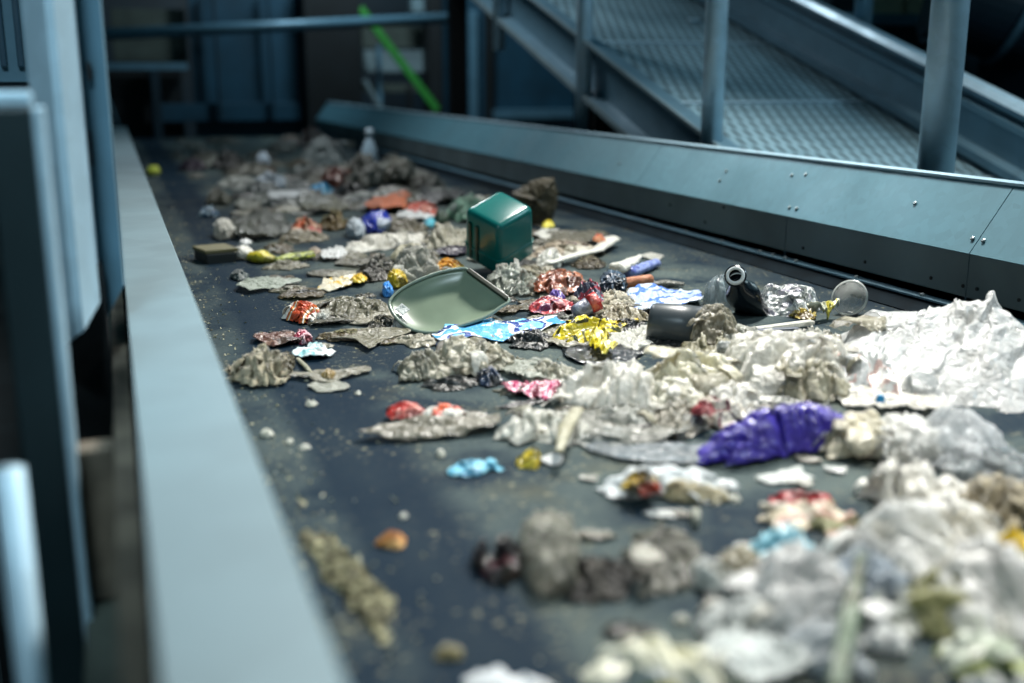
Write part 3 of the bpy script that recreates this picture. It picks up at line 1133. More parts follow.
def twist(name, cat, label, px, radii, mat, zb=0.01, flat=.5, wob=.35, seg=14, group=None, lift=None, parent=None, n=30):
    """Twisted or rolled film / stick along photo points lying on the belt; radii in photo pixels."""
    SEED[0] += 1
    rng = random.Random(SEED[0])
    o = Vector((rng.uniform(-50, 50),) * 3)
    lf = lift or [0] * len(px)
    P = []
    for (x, y), l in zip(px, lf):
        p = at(x, y, zb)
        p.z += l
        P.append(p)
    base = P[len(P) // 2].copy(); base.z = 0
    rw = [r * depth(p) / FPX for r, p in zip(radii, P)]
    bm = bmesh.new()
    rings = []
    for i in range(n + 1):
        u = i / n * (len(P) - 1)
        a = min(int(u), len(P) - 2)
        w = u - a
        w2 = w * w * (3 - 2 * w)
        p = P[a].lerp(P[a + 1], w)
        r = rw[a] * (1 - w2) + rw[a + 1] * w2
        t = (P[a + 1] - P[a]).normalized()
        s = t.cross(Vector((0, 0, 1))).normalized()
        up_ = s.cross(t).normalized()
        ring = []
        for j in range(seg):
            th = 2 * math.pi * j / seg
            rr = r * (1 + wob * crease(Vector((math.cos(th) * 1.5, math.sin(th) * 1.5, i * .35)), o))
            q = p + s * (math.cos(th) * rr) + up_ * (math.sin(th) * rr * flat)
            q.z = max(q.z + r * flat * .8, .002)
            ring.append(bm.verts.new(q - base))
        rings.append(ring)
    for a, b in zip(rings, rings[1:]):
        for j in range(seg):
            bm.faces.new((a[j], a[(j + 1) % seg], b[(j + 1) % seg], b[j]))
    bm.faces.new(rings[0][::-1]); bm.faces.new(rings[-1])
    bmesh.ops.recalc_face_normals(bm, faces=bm.faces)
    o_ = mesh_obj(name, bm, mat, parent, True, base)
    if label: tag(o_, label, cat, group)
    return o_


# film and paper colours
def film(c, alpha=1.0, seed=0.0, trans=.2, amount=.4, stain='6d6a55', rough=.34, crinkle=.6):
    n = [int(c[i:i + 2], 16) for i in (0, 2, 4)]
    f = .82 if sum(n) < 610 else .96
    c = '%02x%02x%02x' % tuple(int(x * f) for x in n)
    return litter_mat((c,), stain, amount, alpha, rough, 0, 14, seed, crinkle, trans)


def mute(c, f=.14):
    r, g, b = (int(c[i:i + 2], 16) for i in (0, 2, 4))
    m = (r + g + b) / 3 * .95 + 6
    return '%02x%02x%02x' % tuple(int(x * (1 - f) + m * f) for x in (r, g, b))


def prt(*cols, bands=False, ps=14.0, seed=0.0, amount=.25, rough=.3, stain='4a4638', crinkle=.4):
    cols = tuple(mute(c) for c in cols)
    return litter_mat(cols, stain, amount + .1, 1.0, rough, 0, ps, seed, crinkle, 0, bands)


WHITE = film('ecebe2', 1, 0, .2, .45, '807a62')
WHITE2 = film('eae8dd', .93, 1, .25, .55, '6d6650')
WHITE3 = film('e9ebea', 1, 2, .15, .2, 'a9a793')
HAZE = film('e2e2d8', .65, 3, .2, .35, '77745f')
HAZE2 = film('c4cbcb', .45, 4, .2, .3, '77745f')
DIRTY = film('a9a68f', .9, 5, .15, .8, '453e2a')
DIRTY2 = film('cdc7ad', .95, 6, .2, .75, '51482f')
GREYF = film('7f8076', .88, 7, .15, .5, '4c4a3c')
GREYB = film('9aa5ab', .85, 8, .2, .3, '5e6462')
OLIVEF = film('75725c', .95, 9, .12, .5, '3f3c2c')
CREAM = film('cdc8ac', 1, 10, .15, .4, '7d7350')
BROWNF = film('5f543d', .8, 11, .2, .5, '2e2819')
DARKF = film('33332d', 1, 12, .05, .4, '16150f')
BLACKF = film('14161a', 1, 13, 0, .2, '2b2a26', .35)
LBLUE = film('9fc3dd', 1, 14, .2, .3, '5d7683')
PAPER = film('c3beac', 1, 15, .1, .45, '7a7056', .8, .6)
FLAPM = [WHITE2, HAZE, DIRTY, DIRTY2, HAZE2, GREYF]
FLUFF = film('b9ae92', 1, 16, .1, .55, '574c33', .85, .8)

# --- plastic bags and big film heaps on the right ---------------------------------
GB = 'crumpled plastic bags and films on the belt'
lump('plastic_bag', 'plastic bag', 'big crumpled white plastic bag leaning up against the right guard', (826, 298, 1056, 408), film('dcdedd', .97, 120, .25, .35, '8d8c80', .22, .7), .55, 0, .26, 2.6, 6,
     [(-1, -.1), (-.9, .12), (-.55, .45), (0, .68), (.28, .85), (.36, 1), (.5, .78), (.8, .45), (1, .2)], 'xz', GB, lean=True, flaps=2)
lump('plastic_bag', 'plastic bag', 'crumpled white bag with pinkish print at the foot of the big white bag', (822, 348, 915, 402), prt('dcdedc', 'dcdedc', 'd9b9b2', 'e4e5e3', ps=22, rough=.35, amount=.3, stain='8e8670'), .6, 0, .4, 1.7, 5, None, 'xy', GB)
lump('plastic_bag', 'plastic bag', 'long dirty white film heap between the black bottle and purple bag', (724, 328, 852, 402), WHITE2, .62, 0, .4, 1.6, 6,
     [(-1, -.6), (-.9, .3), (-.3, .95), (.3, 1), (1, .7), (1, -.3), (.2, -1)], 'xz', GB)
lump('plastic_bag', 'plastic bag', 'dusty brown and white bag right above the purple bag', (756, 352, 842, 408), DIRTY2, .58, .0, .48, 1.8, 5, None, 'xy', GB)
lump('plastic_bag', 'plastic bag', 'hazy off-white bag in front of the grey cup', (640, 345, 740, 402), film('e2dcc2', 1, 17, .2, .7, '6d6040'), .6, 0, .42, 1.7, 6, None, 'xy', GB)
lump('plastic_bag', 'plastic bag', 'soft white film bag left of the off-white heap before the grey cup', (560, 358, 662, 420), film('ebe9df', .92, 18, .25, .3, '87846f'), .6, 0, .36, 1.5, 6,
     [(-1, -.3), (-.9, .5), (-.2, .9), (.4, 1), (1, .3), (.8, -.7), (0, -1)], 'xy', GB)
lump('film_scrap', 'plastic film', 'beige stained film lying over the mouth of the grey cup', (688, 303, 738, 344), film('97907a', .8, 19, .2, .5, '5a5139'), .6, .03, .4, 1.5, 5, None, 'xz', GB)
lump('film_scrap', 'plastic film', 'olive-tinted film just below the grey cup', (680, 330, 752, 362), film('a7a283', .95, 20, .2, .5, '686045'), .5, 0.01, .4, 1.6, 5, None, 'xy', GB)
sheet('film_scrap', 'plastic film', 'pale film strip lying along the foot of the big white bag', (836, 388, 950, 414), WHITE2, .4, 0.004, None, .7, 2.2, GB)
lump('plastic_bag', 'plastic bag', 'clear shiny plastic bag right of the purple bag below the big white bag', (900, 408, 1006, 474), film('e6eaec', .7, 21, .25, .2, '8f9799', .15, .7), .55, 0, .42, 1.5, 6, None, 'xy', GB)
lump('plastic_bag', 'plastic bag', 'cream stained bag tucked under the right end of the purple bag', (800, 408, 905, 464), film('ddd6bd', 1, 22, .2, .5, '7b6d46'), .55, 0, .34, 1.5, 6,
     [(-1, -.3), (-.5, .4), (.2, .8), (.8, 1), (1, .2), (.8, -.9), (-.4, -1)], 'xy', GB)
lump('plastic_bag', 'plastic bag', 'hazy clear film between the cream bag and the clear shiny bag', (868, 398, 935, 480), film('dfe0dc', .75, 23, .25, .25, '8a8a7d', .2), .5, 0, .4, 1.6, 5, None, 'xy', GB)
lump('plastic_bag', 'plastic bag', 'glossy purple plastic bag lying across the belt', (708, 394, 862, 478), film('4a3cb4', 1, 24, .0, .15, '241b5c', .24, .8), .5, 0, .13, 2.6, 6,
     [(-1, -.9), (-1, -.35), (-.75, -.05), (-.4, .3), (0, .65), (.5, .95), (.8, 1), (1, .7), (.9, .42), (.5, .15), (.1, -.1), (-.4, -.4), (-.75, -1)], 'xy', GB, dish=.8, flaps=0)
lump('plastic_bag', 'plastic bag', 'thick white bag with a brown opening at the right edge', (862, 458, 960, 532), film('f0eee6', 1, 25, .2, .3, '8b7d58'), .5, 0, .34, 1.4, 6,
     [(-1, .1), (-.8, .8), (0, 1), (.9, .9), (1, .1), (.6, -1), (.1, -.5), (-.4, -.2), (-.7, -.5)], 'xy', GB)
lump('film_scrap', 'plastic film', 'dark brown crumple inside the thick white bag at the right', (876, 476, 925, 508), film('4f4227', 1, 26, .0, .4, '2a2213'), .5, 0, .3, 1.4, 4, None, 'xy', GB)
lump('paper_heap', 'paper waste', 'coarse beige crumbly waste at the right edge below the clear bag', (945, 462, 1040, 530), FLUFF, .45, 0, .5, 2.6, 6, None, 'xy')
lump('plastic_bag', 'plastic bag', 'white crumpled bag lowest left of the blurred white heap at right', (745, 540, 855, 650), film('f2f2f0', 1, 27, .2, .2, 'a7a9a5'), .5, 0, .42, 1.5, 6, None, 'xy', GB)
lump('plastic_bag', 'plastic bag', 'blue-grey thin bag between the blurred white bags at lower right', (815, 530, 905, 640), film('b9c6d2', .95, 28, .3, .2, '808b90'), .45, 0, .36, 1.3, 6, None, 'xy', GB)
lump('plastic_bag', 'plastic bag', 'rounded white bag above the blue-grey bag at lower right', (848, 495, 948, 580), film('f2f2ee', 1, 29, .2, .25, '9fa094'), .5, 0.01, .36, 1.4, 6, None, 'xy', GB)
lump('plastic_bag', 'plastic bag', 'largest blurred white bag at the lower right edge', (922, 532, 1050, 652), film('f4f4f1', 1, 30, .2, .2, 'a8aaa0'), .55, 0, .38, 1.4, 6, None, 'xy', GB)
lump('plastic_bag', 'plastic bag', 'yellowish olive bag in front of the largest blurred white bag', (888, 570, 975, 642), film('c5c58f', 1, 31, .25, .35, '8b8a52'), .5, 0, .32, 1.4, 5, None, 'xy', GB)
lump('paper_scrap', 'paper', 'small white paper ball under the blue-grey bag at bottom right', (855, 618, 908, 658), film('eef0ee', 1, 32, .1, .1, 'b0b0a8'), .55, 0, .3, 1.6, 5, None, 'xy')
lump('crumpled_wrapper', 'wrapper', 'bright yellow wrapper at the right edge beside the largest white bag', (972, 520, 1045, 585), prt('d9b40c', 'd9b40c', '77700f', 'efe9c8', ps=8), .5, 0, .35, 1.5, 5, None, 'xy', 'crumpled wrappers on the belt')
lump('plastic_bag', 'plastic bag', 'pale green and white bag in the bottom right corner', (938, 632, 1050, 702), prt('dfe6d6', 'dfe6d6', 'a8b467', 'e8ebe6', ps=7, rough=.35), .45, 0, .36, 1.5, 6, None, 'xy', GB)
lump('plastic_bag', 'plastic bag', 'off-white bag with a yellow patch at the bottom edge of the photo', (588, 636, 738, 712), prt('e2dfc8', 'e2dfc8', 'e9e9e2', 'd8cc5a', ps=6, rough=.4, stain='93875a'), .45, 0, .3, 1.4, 6, None, 'xy', GB)
sheet('film_scrap', 'plastic film', 'long white and grey film strips left of the lowest white bag', (700, 612, 842, 705), film('d8e0de', .95, 33, .25, .35, '7d7c5e'), .3, 0.004, [(-1, -.2), (-.5, .6), (.2, .5), (1, 1), (.8, .3), (.3, -.3), (-.2, -1)], .8, 2.0, GB)
twist('plastic_stick', 'strip', 'pale green rolled strip standing out between the bottom right bags', [(836, 690), (848, 640), (858, 596)], [8, 8, 4], film('8fa58c', .9, 34, .2, .8, '4a4a2c'), .03, .4, .45, lift=[0, .02, .05])
lump('paper_scrap', 'paper', 'smooth white disc-like crumple at the bottom edge of the belt', (462, 664, 555, 705), film('e9edf0', 1, 35, .1, .1, 'b5babb'), .4, 0, .14, 1.0, 5, None, 'xy')
lump('film_scrap', 'plastic film', 'light blue crumpled film left above the lower right white bags', (752, 518, 812, 572), prt('7fbfd0', '7fbfd0', 'cfe3e6', '9fd0dc', ps=16, rough=.35), .5, 0, .45, 1.8, 5, None, 'xy', GB)
lump('film_scrap', 'plastic film', 'white bottle-shaped crumple left of the lower right white bags', (690, 556, 742, 606), film('dfe3dd', 1, 36, .15, .3, '8e8c72'), .5, 0, .3, 1.3, 5, [(-.9, .9), (-.3, .8), (.6, -.2), (1, -1), (.2, -.9), (-.7, 0)], 'xy', GB)
lump('film_scrap', 'plastic film', 'brown-grey film heap between the white crumple and light blue film', (706, 532, 765, 606), film('8b8469', .95, 37, .15, .5, '5a5139'), .45, 0, .45, 1.7, 5, None, 'xy', GB)
lump('film_scrap', 'plastic film', 'dull grey film heap left of the white bottle-shaped crumple', (624, 506, 698, 602), film('66665a', .8, 38, .15, .5, '55533f'), .16, 0, .45, 1.4, 6, None, 'xy', GB)
sheet('paper_scrap', 'paper', 'white scrap on top of the dull grey film heap', (630, 545, 664, 566), film('c3c0b2', 1, 39, .1, .4, '8a8570'), .3, .035, None)
lump('film_scrap', 'plastic film', 'hazy crumpled film beside the dark burgundy packet', (520, 500, 578, 604), film('9a9a8c', .55, 40, .2, .45, '77735d'), .16, 0, .5, 1.6, 5, None, 'xy', GB)
lump('packet', 'packet', 'dark burgundy shiny packet on the blurred front of the belt', (470, 530, 530, 588), prt('120c10', '120c10', '4a0f1a', '1b1116', ps=9, rough=.15), .55, 0, .32, 1.3, 5, None, 'xy')
lump('rag', 'rag', 'black rag-like lump right of the burgundy packet', (560, 540, 640, 606), film('191713', 1, 41, 0, .5, '3c372c', .7), .3, 0, .4, 1.6, 5, None, 'xy')
GS = 'small scraps on the bare belt'
lump('wood_chip', 'scrap', 'small orange-brown scrap alone on the dark track', (375, 529, 407, 551), prt('c07a2c', '8c4f19', 'd09a50', ps=30, rough=.7), .5, 0, .3, 1.5, 4, None, 'xy', GS)
lump('paper_scrap', 'scrap', 'small beige lump alone low on the dark track', (434, 641, 464, 663), film('9b9163', 1, 42, .1, .4, '5d5436', .8), .5, 0, .3, 1.5, 4, None, 'xy', GS)

# --- front middle of the belt ------------------------------------------------------
GW = 'crumpled wrappers on the belt'
lump('crumpled_wrapper', 'wrapper', 'white and pale blue wrapper with yellow and brown inside', (594, 458, 732, 506), film('e2e8ea', 1, 43, .2, .3, '94907a'), .5, 0, .3, 1.5, 6,
     [(-1, -.3), (-.8, .5), (-.2, 1), (.5, .7), (1, -.2), (.6, -.8), (-.2, -.5), (-.7, -1)], 'xy', GW)
lump('crumpled_wrapper', 'wrapper', 'yellow-brown crumple in the fold of the white and pale blue wrapper', (620, 468, 662, 498), prt('c9a50f', '6b4a14', '3b331c', 'b5361c', ps=24), .6, .02, .4, 1.6, 5, None, 'xy', GW)
lump('crumpled_wrapper', 'wrapper', 'cream bread-like wrapper at the right end of the pale blue wrapper', (658, 476, 730, 505), film('cfc39d', 1, 44, .1, .45, '83693b'), .6, .0, .25, 1.4, 5, None, 'xy', GW)
lump('crumpled_wrapper', 'wrapper', 'red wrapper lying left of a beige crumple at lower right', (768, 486, 834, 512), prt('a31c22', '7d1116', 'c0494a', 'a31c22', ps=14), .5, 0, .34, 1.6, 5, None, 'xy', GW)
lump('paper_scrap', 'paper', 'beige and pinkish crumple under the red wrapper at lower right', (758, 492, 864, 536), prt('b9ad92', 'cfc4ae', 'b98f7f', '8b8a5c', ps=18, rough=.6), .4, 0, .5, 2.2, 6, None, 'xy')
sheet('paper_scrap', 'paper', 'pale triangular scrap on the shadowed belt below the purple bag', (756, 462, 813, 486), film('cbd2cd', 1, 45, .15, .2, '8d907f'), .2, .002, [(-1, -.6), (0, .2), (.5, 1), (.6, .2), (1, -.1), (.3, -.7), (-.4, -1)], .4, 2, None, .2)
twist('film_scrap', 'plastic film', 'pale strip leaning in front of the red wrapper heap', [(760, 508), (790, 512), (812, 522)], [5, 7, 4], film('c9c4b4', 1, 46, .1, .3, '8a8067'), .01, .6)
lump('sachet', 'sachet', 'small bright blue sachet alone on the dusty belt', (447, 457, 497, 478), prt('5fb4d2', '5fb4d2', '8fd0e0', '3d8fb4', ps=16), .45, 0, .22, 1.3, 5, [(-1, -.4), (-.8, .5), (.2, .8), (1, 1), (.8, .2), (.2, -1), (-.7, -1)], 'xy', GS)
lump('crumpled_wrapper', 'wrapper', 'small black and yellow wrapper with a bright yellow corner', (515, 446, 542, 470), prt('2b2a14', 'd8bd1a', '3c3818', 'd8bd1a', ps=20), .6, 0, .25, 1.4, 4, [(-1, -.8), (-.2, .2), (.5, 1), (.9, .6), (1, -.9)], 'xz', GW)
sheet('paper_scrap', 'paper', 'tiny white scrap right beside the black and yellow wrapper', (539, 454, 563, 466), WHITE3, .3, .002, None, .4)
lump('plastic_bag', 'plastic bag', 'white crumpled film with a cream strip in the centre of the belt', (500, 402, 592, 448), film('dcdbd0', .95, 47, .2, .4, '85826a'), .4, 0, .42, 1.7, 6,
     [(-1, -.2), (-.4, .6), (.2, 1), (.9, .6), (1, -.3), (.5, -1), (0, -.4), (-.5, -1)], 'xy', GB)
twist('film_scrap', 'plastic film', 'short cream strip standing over the white film in the centre', [(559, 453), (566, 430), (577, 412)], [4, 7, 6], CREAM, .03, .5, .2)
sheet('film_scrap', 'plastic film', 'smoky grey film trailing right of the centre white film', (570, 408, 690, 446), film('9a9b90', .85, 48, .2, .4, '66634f'), .3, 0.004, None, .8, 2.0, GB)
sheet('film_scrap', 'plastic film', 'flat pale blue-grey film in front of the smoky grey film', (585, 436, 705, 464), film('8f9da4', .75, 49, .2, .3, '5d6464'), .18, 0.003, None, .7, 2.0, GB)
lump('paper_scrap', 'paper', 'small dull red scrap among the white films left of the purple bag', (690, 399, 716, 418), prt('a8323a', '7f1f28', 'c0605f', ps=30), .6, .03, .4, 1.6, 5, None, 'xy')
lump('film_scrap', 'plastic film', 'tangled white and brown film left of the purple bag tip', (648, 396, 712, 442), film('bcb6a4', .95, 50, .15, .5, '5b4a33'), .4, 0, .5, 2.2, 6, None, 'xy', GB)
lump('film_scrap', 'plastic film', 'brownish film with pink shreds above the purple bag tip', (690, 392, 745, 432), prt('b7b0a0', 'b7b0a0', '70333c', 'cfc8b8', ps=16, rough=.4), .45, 0, .5, 2.0, 5, None, 'xy', GB)
lump('plastic_disc', 'cap', 'small bright blue cap right above the cream stained bag', (875, 393, 885, 403), prt('1793d0', '1f9fdc'), .9, .05, .1, 1, 4, None, 'xy')
lump('crumpled_wrapper', 'wrapper', 'small bright yellow tip poking out of the off-white heap', (676, 353, 692, 364), prt('e0bb10', 'e8cc30'), .7, .05, .25, 1.3, 4, None, 'xy', GW)

# red wrapper with long grey film
sheet('film_scrap', 'plastic film', 'long grey film lying under the red and orange wrapper', (360, 410, 502, 442), film('8a8573', .95, 51, .12, .5, '4f4936'), .35, .003, [(-1, -.7), (-.5, -.2), (-.2, .6), (.3, .9), (1, .5), (.95, -.4), (.3, -.8), (-.3, -1)], .9, 2.2, None, .3, stretch=(1, 2))
lump('crumpled_wrapper', 'wrapper', 'red wrapper on the left end of the long grey film', (386, 399, 428, 420), prt('c22f28', 'c22f28', 'e08070', '8c1616', ps=26), .55, .012, .35, 1.6, 5, None, 'xy', GW)
lump('crumpled_wrapper', 'wrapper', 'orange and white wrapper on the middle of the long grey film', (420, 402, 468, 418), prt('d8d2c6', 'e0633a', 'c53222', 'd8d2c6', ps=26), .5, .015, .3, 1.5, 5, None, 'xy', GW)

# cluster below the lid
lump('plastic_bag', 'plastic bag', 'dirty off-white crumpled film below the blue striped wrapper', (416, 334, 520, 384), film('c7c2ac', .97, 52, .2, .55, '5f5844'), .5, 0, .5, 2.2, 6, None, 'xy', GB)
lump('film_scrap', 'plastic film', 'dark blue-black crumple right of the dirty off-white film', (474, 364, 505, 389), prt('131c2a', '22344f', '131c2a', ps=20), .5, .0, .35, 1.6, 5, None, 'xy')
sheet('film_scrap', 'plastic film', 'pale greenish film scrap behind the pink wrapper', (498, 358, 565, 384), film('bfc4b4', .9, 53, .2, .4, '6f6e58'), .35, .003, None, .9, 2.4)
sheet('crumpled_wrapper', 'wrapper', 'pink and white striped wrapper in the centre of the belt', (500, 377, 562, 402), prt('b52d5f', 'd6c8cc', 'b52d5f', '7a1538', bands=True, ps=26), .4, .003, [(-1, .4), (-.2, .6), (.7, 1), (1, .2), (.6, -.9), (0, -.6), (-.6, -.4)], .8, 2.2, GW, .3)
sheet('film_scrap', 'plastic film', 'thin black flake lying left of the centre white film', (494, 395, 550, 410), BLACKF, .15, .002, [(-1, -1), (.2, .2), (1, 1), (.8, 0), (0, -.7)], .4, 2)
sheet('crumpled_wrapper', 'wrapper', 'sky blue wrapper with white and navy stripes in front of the lid', (434, 311, 568, 347), prt('3f9fd8', '3f9fd8', 'e4ecef', '1e3f8e', '6fc0e8', ps=9, seed=3, rough=.25, amount=.12), .3, .004,
      [(-1, -.5), (-.8, .1), (-.3, .4), (.3, .3), (.8, .7), (1, 1), (.98, .3), (.5, -.4), (0, -.6), (-.4, -.7), (-.8, -1)], .6, 1.6, GW, .25)
lump('film_scrap', 'plastic film', 'small navy crumple at the left tip of the sky blue wrapper', (434, 336, 452, 347), prt('1a2c52', '2f4d86', ps=26), .5, .002, .3, 1.4, 4, None, 'xy')

# yellow twisted wrapper and neighbours
tw = lump('crumpled_wrapper', 'wrapper', 'bright yellow twisted wrapper with dark green panels in the centre', (548, 310, 624, 348), prt('c9b41a', '3d3d12', 'd6be16', 'c9b41a', '56521a', 'd6be16', ps=9, rough=.22), .5, 0, .3, 1.2, 6,
          [(-1, -.8), (-.8, .2), (-.2, .8), (.5, 1), (1, .2), (.5, -.4), (-.3, -1)], 'xy', GW, flaps=3)
te = sheet('twisted_end', None, None, (588, 326, 617, 359), prt('d6be16', 'd6be16', '8f861c', 'e7d75a', ps=24, rough=.22, amount=.1), .4, .012, [(-.6, 1), (-.7, .2), (-.2, -.6), (.4, -1), (1, -.8), (.6, .1), (.2, 1)], .5, 1.6, None, .4)
te.parent = tw
te.matrix_parent_inverse = (Matrix.Translation(tw.location) @ Matrix.Rotation(tw.rotation_euler.z, 4, 'Z')).inverted()
sheet('crumpled_wrapper', 'wrapper', 'flat yellow and black wrapper right of the twisted yellow wrapper', (594, 316, 640, 334), prt('d8b70f', 'd8b70f', '23231a', 'e6d34a', ps=20), .35, .004, [(-1, -.8), (-.7, .6), (0, .5), (1, 1), (.9, .2), (.2, -.4), (-.4, -1)], .8, 2, GW)
sheet('film_scrap', 'plastic film', 'wispy white film loops below the flat yellow wrapper', (608, 324, 662, 352), HAZE, .3, .003, None, .9, 2.6)
lump('film_scrap', 'plastic film', 'black crumple between the yellow wrapper and the grey cup', (612, 316, 648, 336), BLACKF, .45, 0, .4, 1.6, 5, None, 'xy')
sheet('film_scrap', 'plastic film', 'dark glossy film under the yellow twisted wrapper', (560, 335, 650, 368), film('1c2630', 1, 54, 0, .2, '3b4348', .2), .12, .001, None, .5, 1.6)
lump('crumpled_wrapper', 'wrapper', 'pinkish red crumpled wrapper right of the lid', (528, 294, 578, 316), prt('b23a40', 'b23a40', '6d2a52', 'd9989a', '8e1c24', ps=18), .5, .01, .4, 1.7, 5, None, 'xy', GW)
lump('crumpled_wrapper', 'wrapper', 'dark grey and pink wrapper above the red-banded cup', (573, 278, 604, 304), prt('3f4356', '3f4356', 'b53a4c', '6a6d80', ps=16), .35, .03, .4, 1.6, 5, None, 'xy', GW)
lump('crumpled_wrapper', 'wrapper', 'bright purple scrap left of the dark grey and pink wrapper', (547, 288, 566, 304), prt('5b3f9e', '7a62b8', 'c9c4d6', ps=26), .5, .02, .35, 1.5, 4, None, 'xy', GW)
lump('crumpled_wrapper', 'wrapper', 'navy crumpled wrapper with grey folds right of the brown wrapper', (598, 265, 628, 294), prt('27374a', '27374a', '3f5870', '1a2430', ps=20), .38, .02, .36, 1.6, 5, None, 'xy', GW)
twist('film_scrap', 'plastic film', 'white twisted tail sticking out above the navy wrapper', [(616, 272), (628, 266), (640, 257)], [8, 6, 2.5], WHITE, .03, .5, .6)
lump('paper_scrap', 'paper', 'cream crumpled tissue right of the red-banded cup', (591, 286, 638, 314), film('cfc6ae', 1, 55, .1, .4, '8d7f5f', .8), .55, .0, .42, 1.8, 5, None, 'xy')
lump('crumpled_wrapper', 'wrapper', 'shiny brown-red crumpled wrapper right below the green canister', (526, 263, 596, 296), prt('7a3a22', '7a3a22', 'b06a4a', 'c98a72', '52210f', ps=14, rough=.2), .55, .01, .38, 1.7, 6, None, 'xy', GW)
sheet('plastic_bag', 'plastic bag', 'flat pale blue printed bag behind the grey cup', (624, 284, 702, 316), prt('a5b6d6', 'a5b6d6', '3f6fd0', 'b9c6dc', ps=9, rough=.3), .35, .004, [(-1, .2), (-.6, .8), (.2, 1), (.9, .7), (1, -.2), (.3, -.8), (-.6, -1)], .6, 1.6, GB)
twist('film_scrap', 'plastic film', 'rolled periwinkle blue film right of the navy wrapper', [(628, 278), (642, 272), (656, 266)], [7, 6, 5], prt('6f7fc0', '8f9fd6', '4f5fae', ps=18), .005, .8, .15)
o_ = twist('paper_tube', 'tube', 'short brown-orange tube lying beside the blue roll', [(622, 288), (636, 286), (650, 284)], [5.5, 5.5, 5.5], prt('a8623c', 'b8744c', ps=20, rough=.6), .012, 1.0, .02)
twist('film_scrap', 'plastic film', 'thin ragged grey film tail right of the brown-orange tube', [(648, 286), (664, 285), (684, 285)], [4, 5, 3], GREYF, .006, .5, .5)
sheet('film_scrap', 'plastic film', 'thin pale scrap on the bare belt right of the white tail', (640, 252, 664, 260), HAZE, .3, .002, None)

# around the green canister
sheet('film_scrap', 'plastic film', 'long olive-grey film lying right of the green canister', (530, 226, 610, 252), film('6d6a58', 1, 56, .1, .5, '443f2f'), .4, .003, [(-1, -.5), (-.6, .4), (.2, .5), (1, 1), (.95, .1), (.3, -.7), (-.5, -1)], .8, 2, GB, .3)
sheet('film_scrap', 'plastic film', 'white film scrap tucked beside the right side of the canister', (533, 227, 564, 244), WHITE, .4, .01, None, .6, 2)
lump('crumpled_wrapper', 'wrapper', 'tiny orange scrap on the long olive-grey film', (592, 233, 606, 243), prt('c5552a', 'd98a5a'), .5, .03, .3, 1.4, 4, None, 'xy', GW)
lump('crumpled_wrapper', 'wrapper', 'tiny bright yellow scrap right behind the canister', (541, 219, 555, 229), prt('d8c51f', 'e2d53a'), .6, .02, .25, 1.3, 4, None, 'xy', GW)
lump('paper_scrap', 'paper', 'white crumple at the lower right corner of the canister', (534, 246, 564, 270), WHITE, .55, .0, .42, 1.7, 5, None, 'xy')
twist('film_scrap', 'plastic film', 'long white bent strip right of the canister', [(548, 264), (575, 256), (598, 251), (612, 240)], [3.5, 5, 5, 7], WHITE, .02, .3, .45)
lump('film_scrap', 'plastic film', 'brown crumple on the bare belt end of the long white strip', (570, 254, 606, 270), BROWNF, .4, .0, .4, 1.7, 5, None, 'xy')
lump('film_scrap', 'plastic film', 'clear crumpled film between the lid and the canister', (482, 262, 542, 300), film('b6bcb0', .7, 57, .2, .4, '70705a', .2, .6), .5, .0, .5, 2.0, 6, None, 'xy', GB)
lump('film_scrap', 'plastic film', 'white spiky film tip in front of the green canister', (502, 258, 528, 290), HAZE, .7, .0, .6, 2.0, 5, [(-1, -.9), (-.5, .1), (.1, 1), (.5, 0), (1, -.9)], 'xz')
lump('crumpled_wrapper', 'wrapper', 'orange patterned wrapper behind the top of the lid', (428, 256, 466, 276), prt('d9921a', 'd9921a', 'a85a10', 'e8bb4a', ps=34), .6, .02, .3, 1.5, 5, None, 'xy', GW)
lump('film_scrap', 'plastic film', 'grey-white translucent film left of the orange patterned wrapper', (392, 244, 440, 284), film('b3b4a8', .85, 58, .2, .45, '6c6a55'), .5, .0, .4, 1.6, 5, None, 'xy', GB)
lump('film_scrap', 'plastic film', 'dark purple strip between canister and white crumple', (434, 243, 470, 256), film('2a2438', 1, 59, 0, .3, '15121f'), .5, .01, .3, 1.4, 4, None, 'xy')
lump('plastic_bag', 'plastic bag', 'off-white crumpled bag touching the left side of the canister', (422, 222, 472, 250), film('c0bca8', 1, 60, .15, .5, '5c4e3c'), .55, .0, .42, 1.7, 6, None, 'xy', GB)
lump('net_film', 'plastic film', 'pale green crumpled netting behind the canister', (446, 196, 490, 224), film('7fae97', .85, 61, .2, .4, '3f5a4c'), .55, .0, .5, 2.2, 5, None, 'xy', GB)
solid('paper_bag', 'paper bag', 'brown translucent torn bag standing behind the canister by the guard', (511, 176, 558, 226), film('5d5640', .95, 62, .25, .4, '37321f'), .78, 0, .22, 1.4, 6,
     [(-1, .3), (-.75, .4), (-.2, .75), (.3, .95), (.85, 1), (1, .3), (.95, -.5), (.8, -1), (-.2, -1), (-.3, -.3)], 'xz', None, floor=1.2, dmax=.6)
lump('crumpled_wrapper', 'wrapper', 'small yellow standing wrapper left of the lid', (386, 264, 408, 290), prt('c2a312', 'c2a312', '8a7410', ps=20), .7, .0, .34, 1.5, 5, None, 'xy', GW)
lump('film_scrap', 'plastic film', 'small vivid blue scrap at the left rim of the lid', (382, 279, 394, 298), prt('1f7fe0', '3f97ea'), .3, .0, .4, 1.3, 4, None, 'xy')

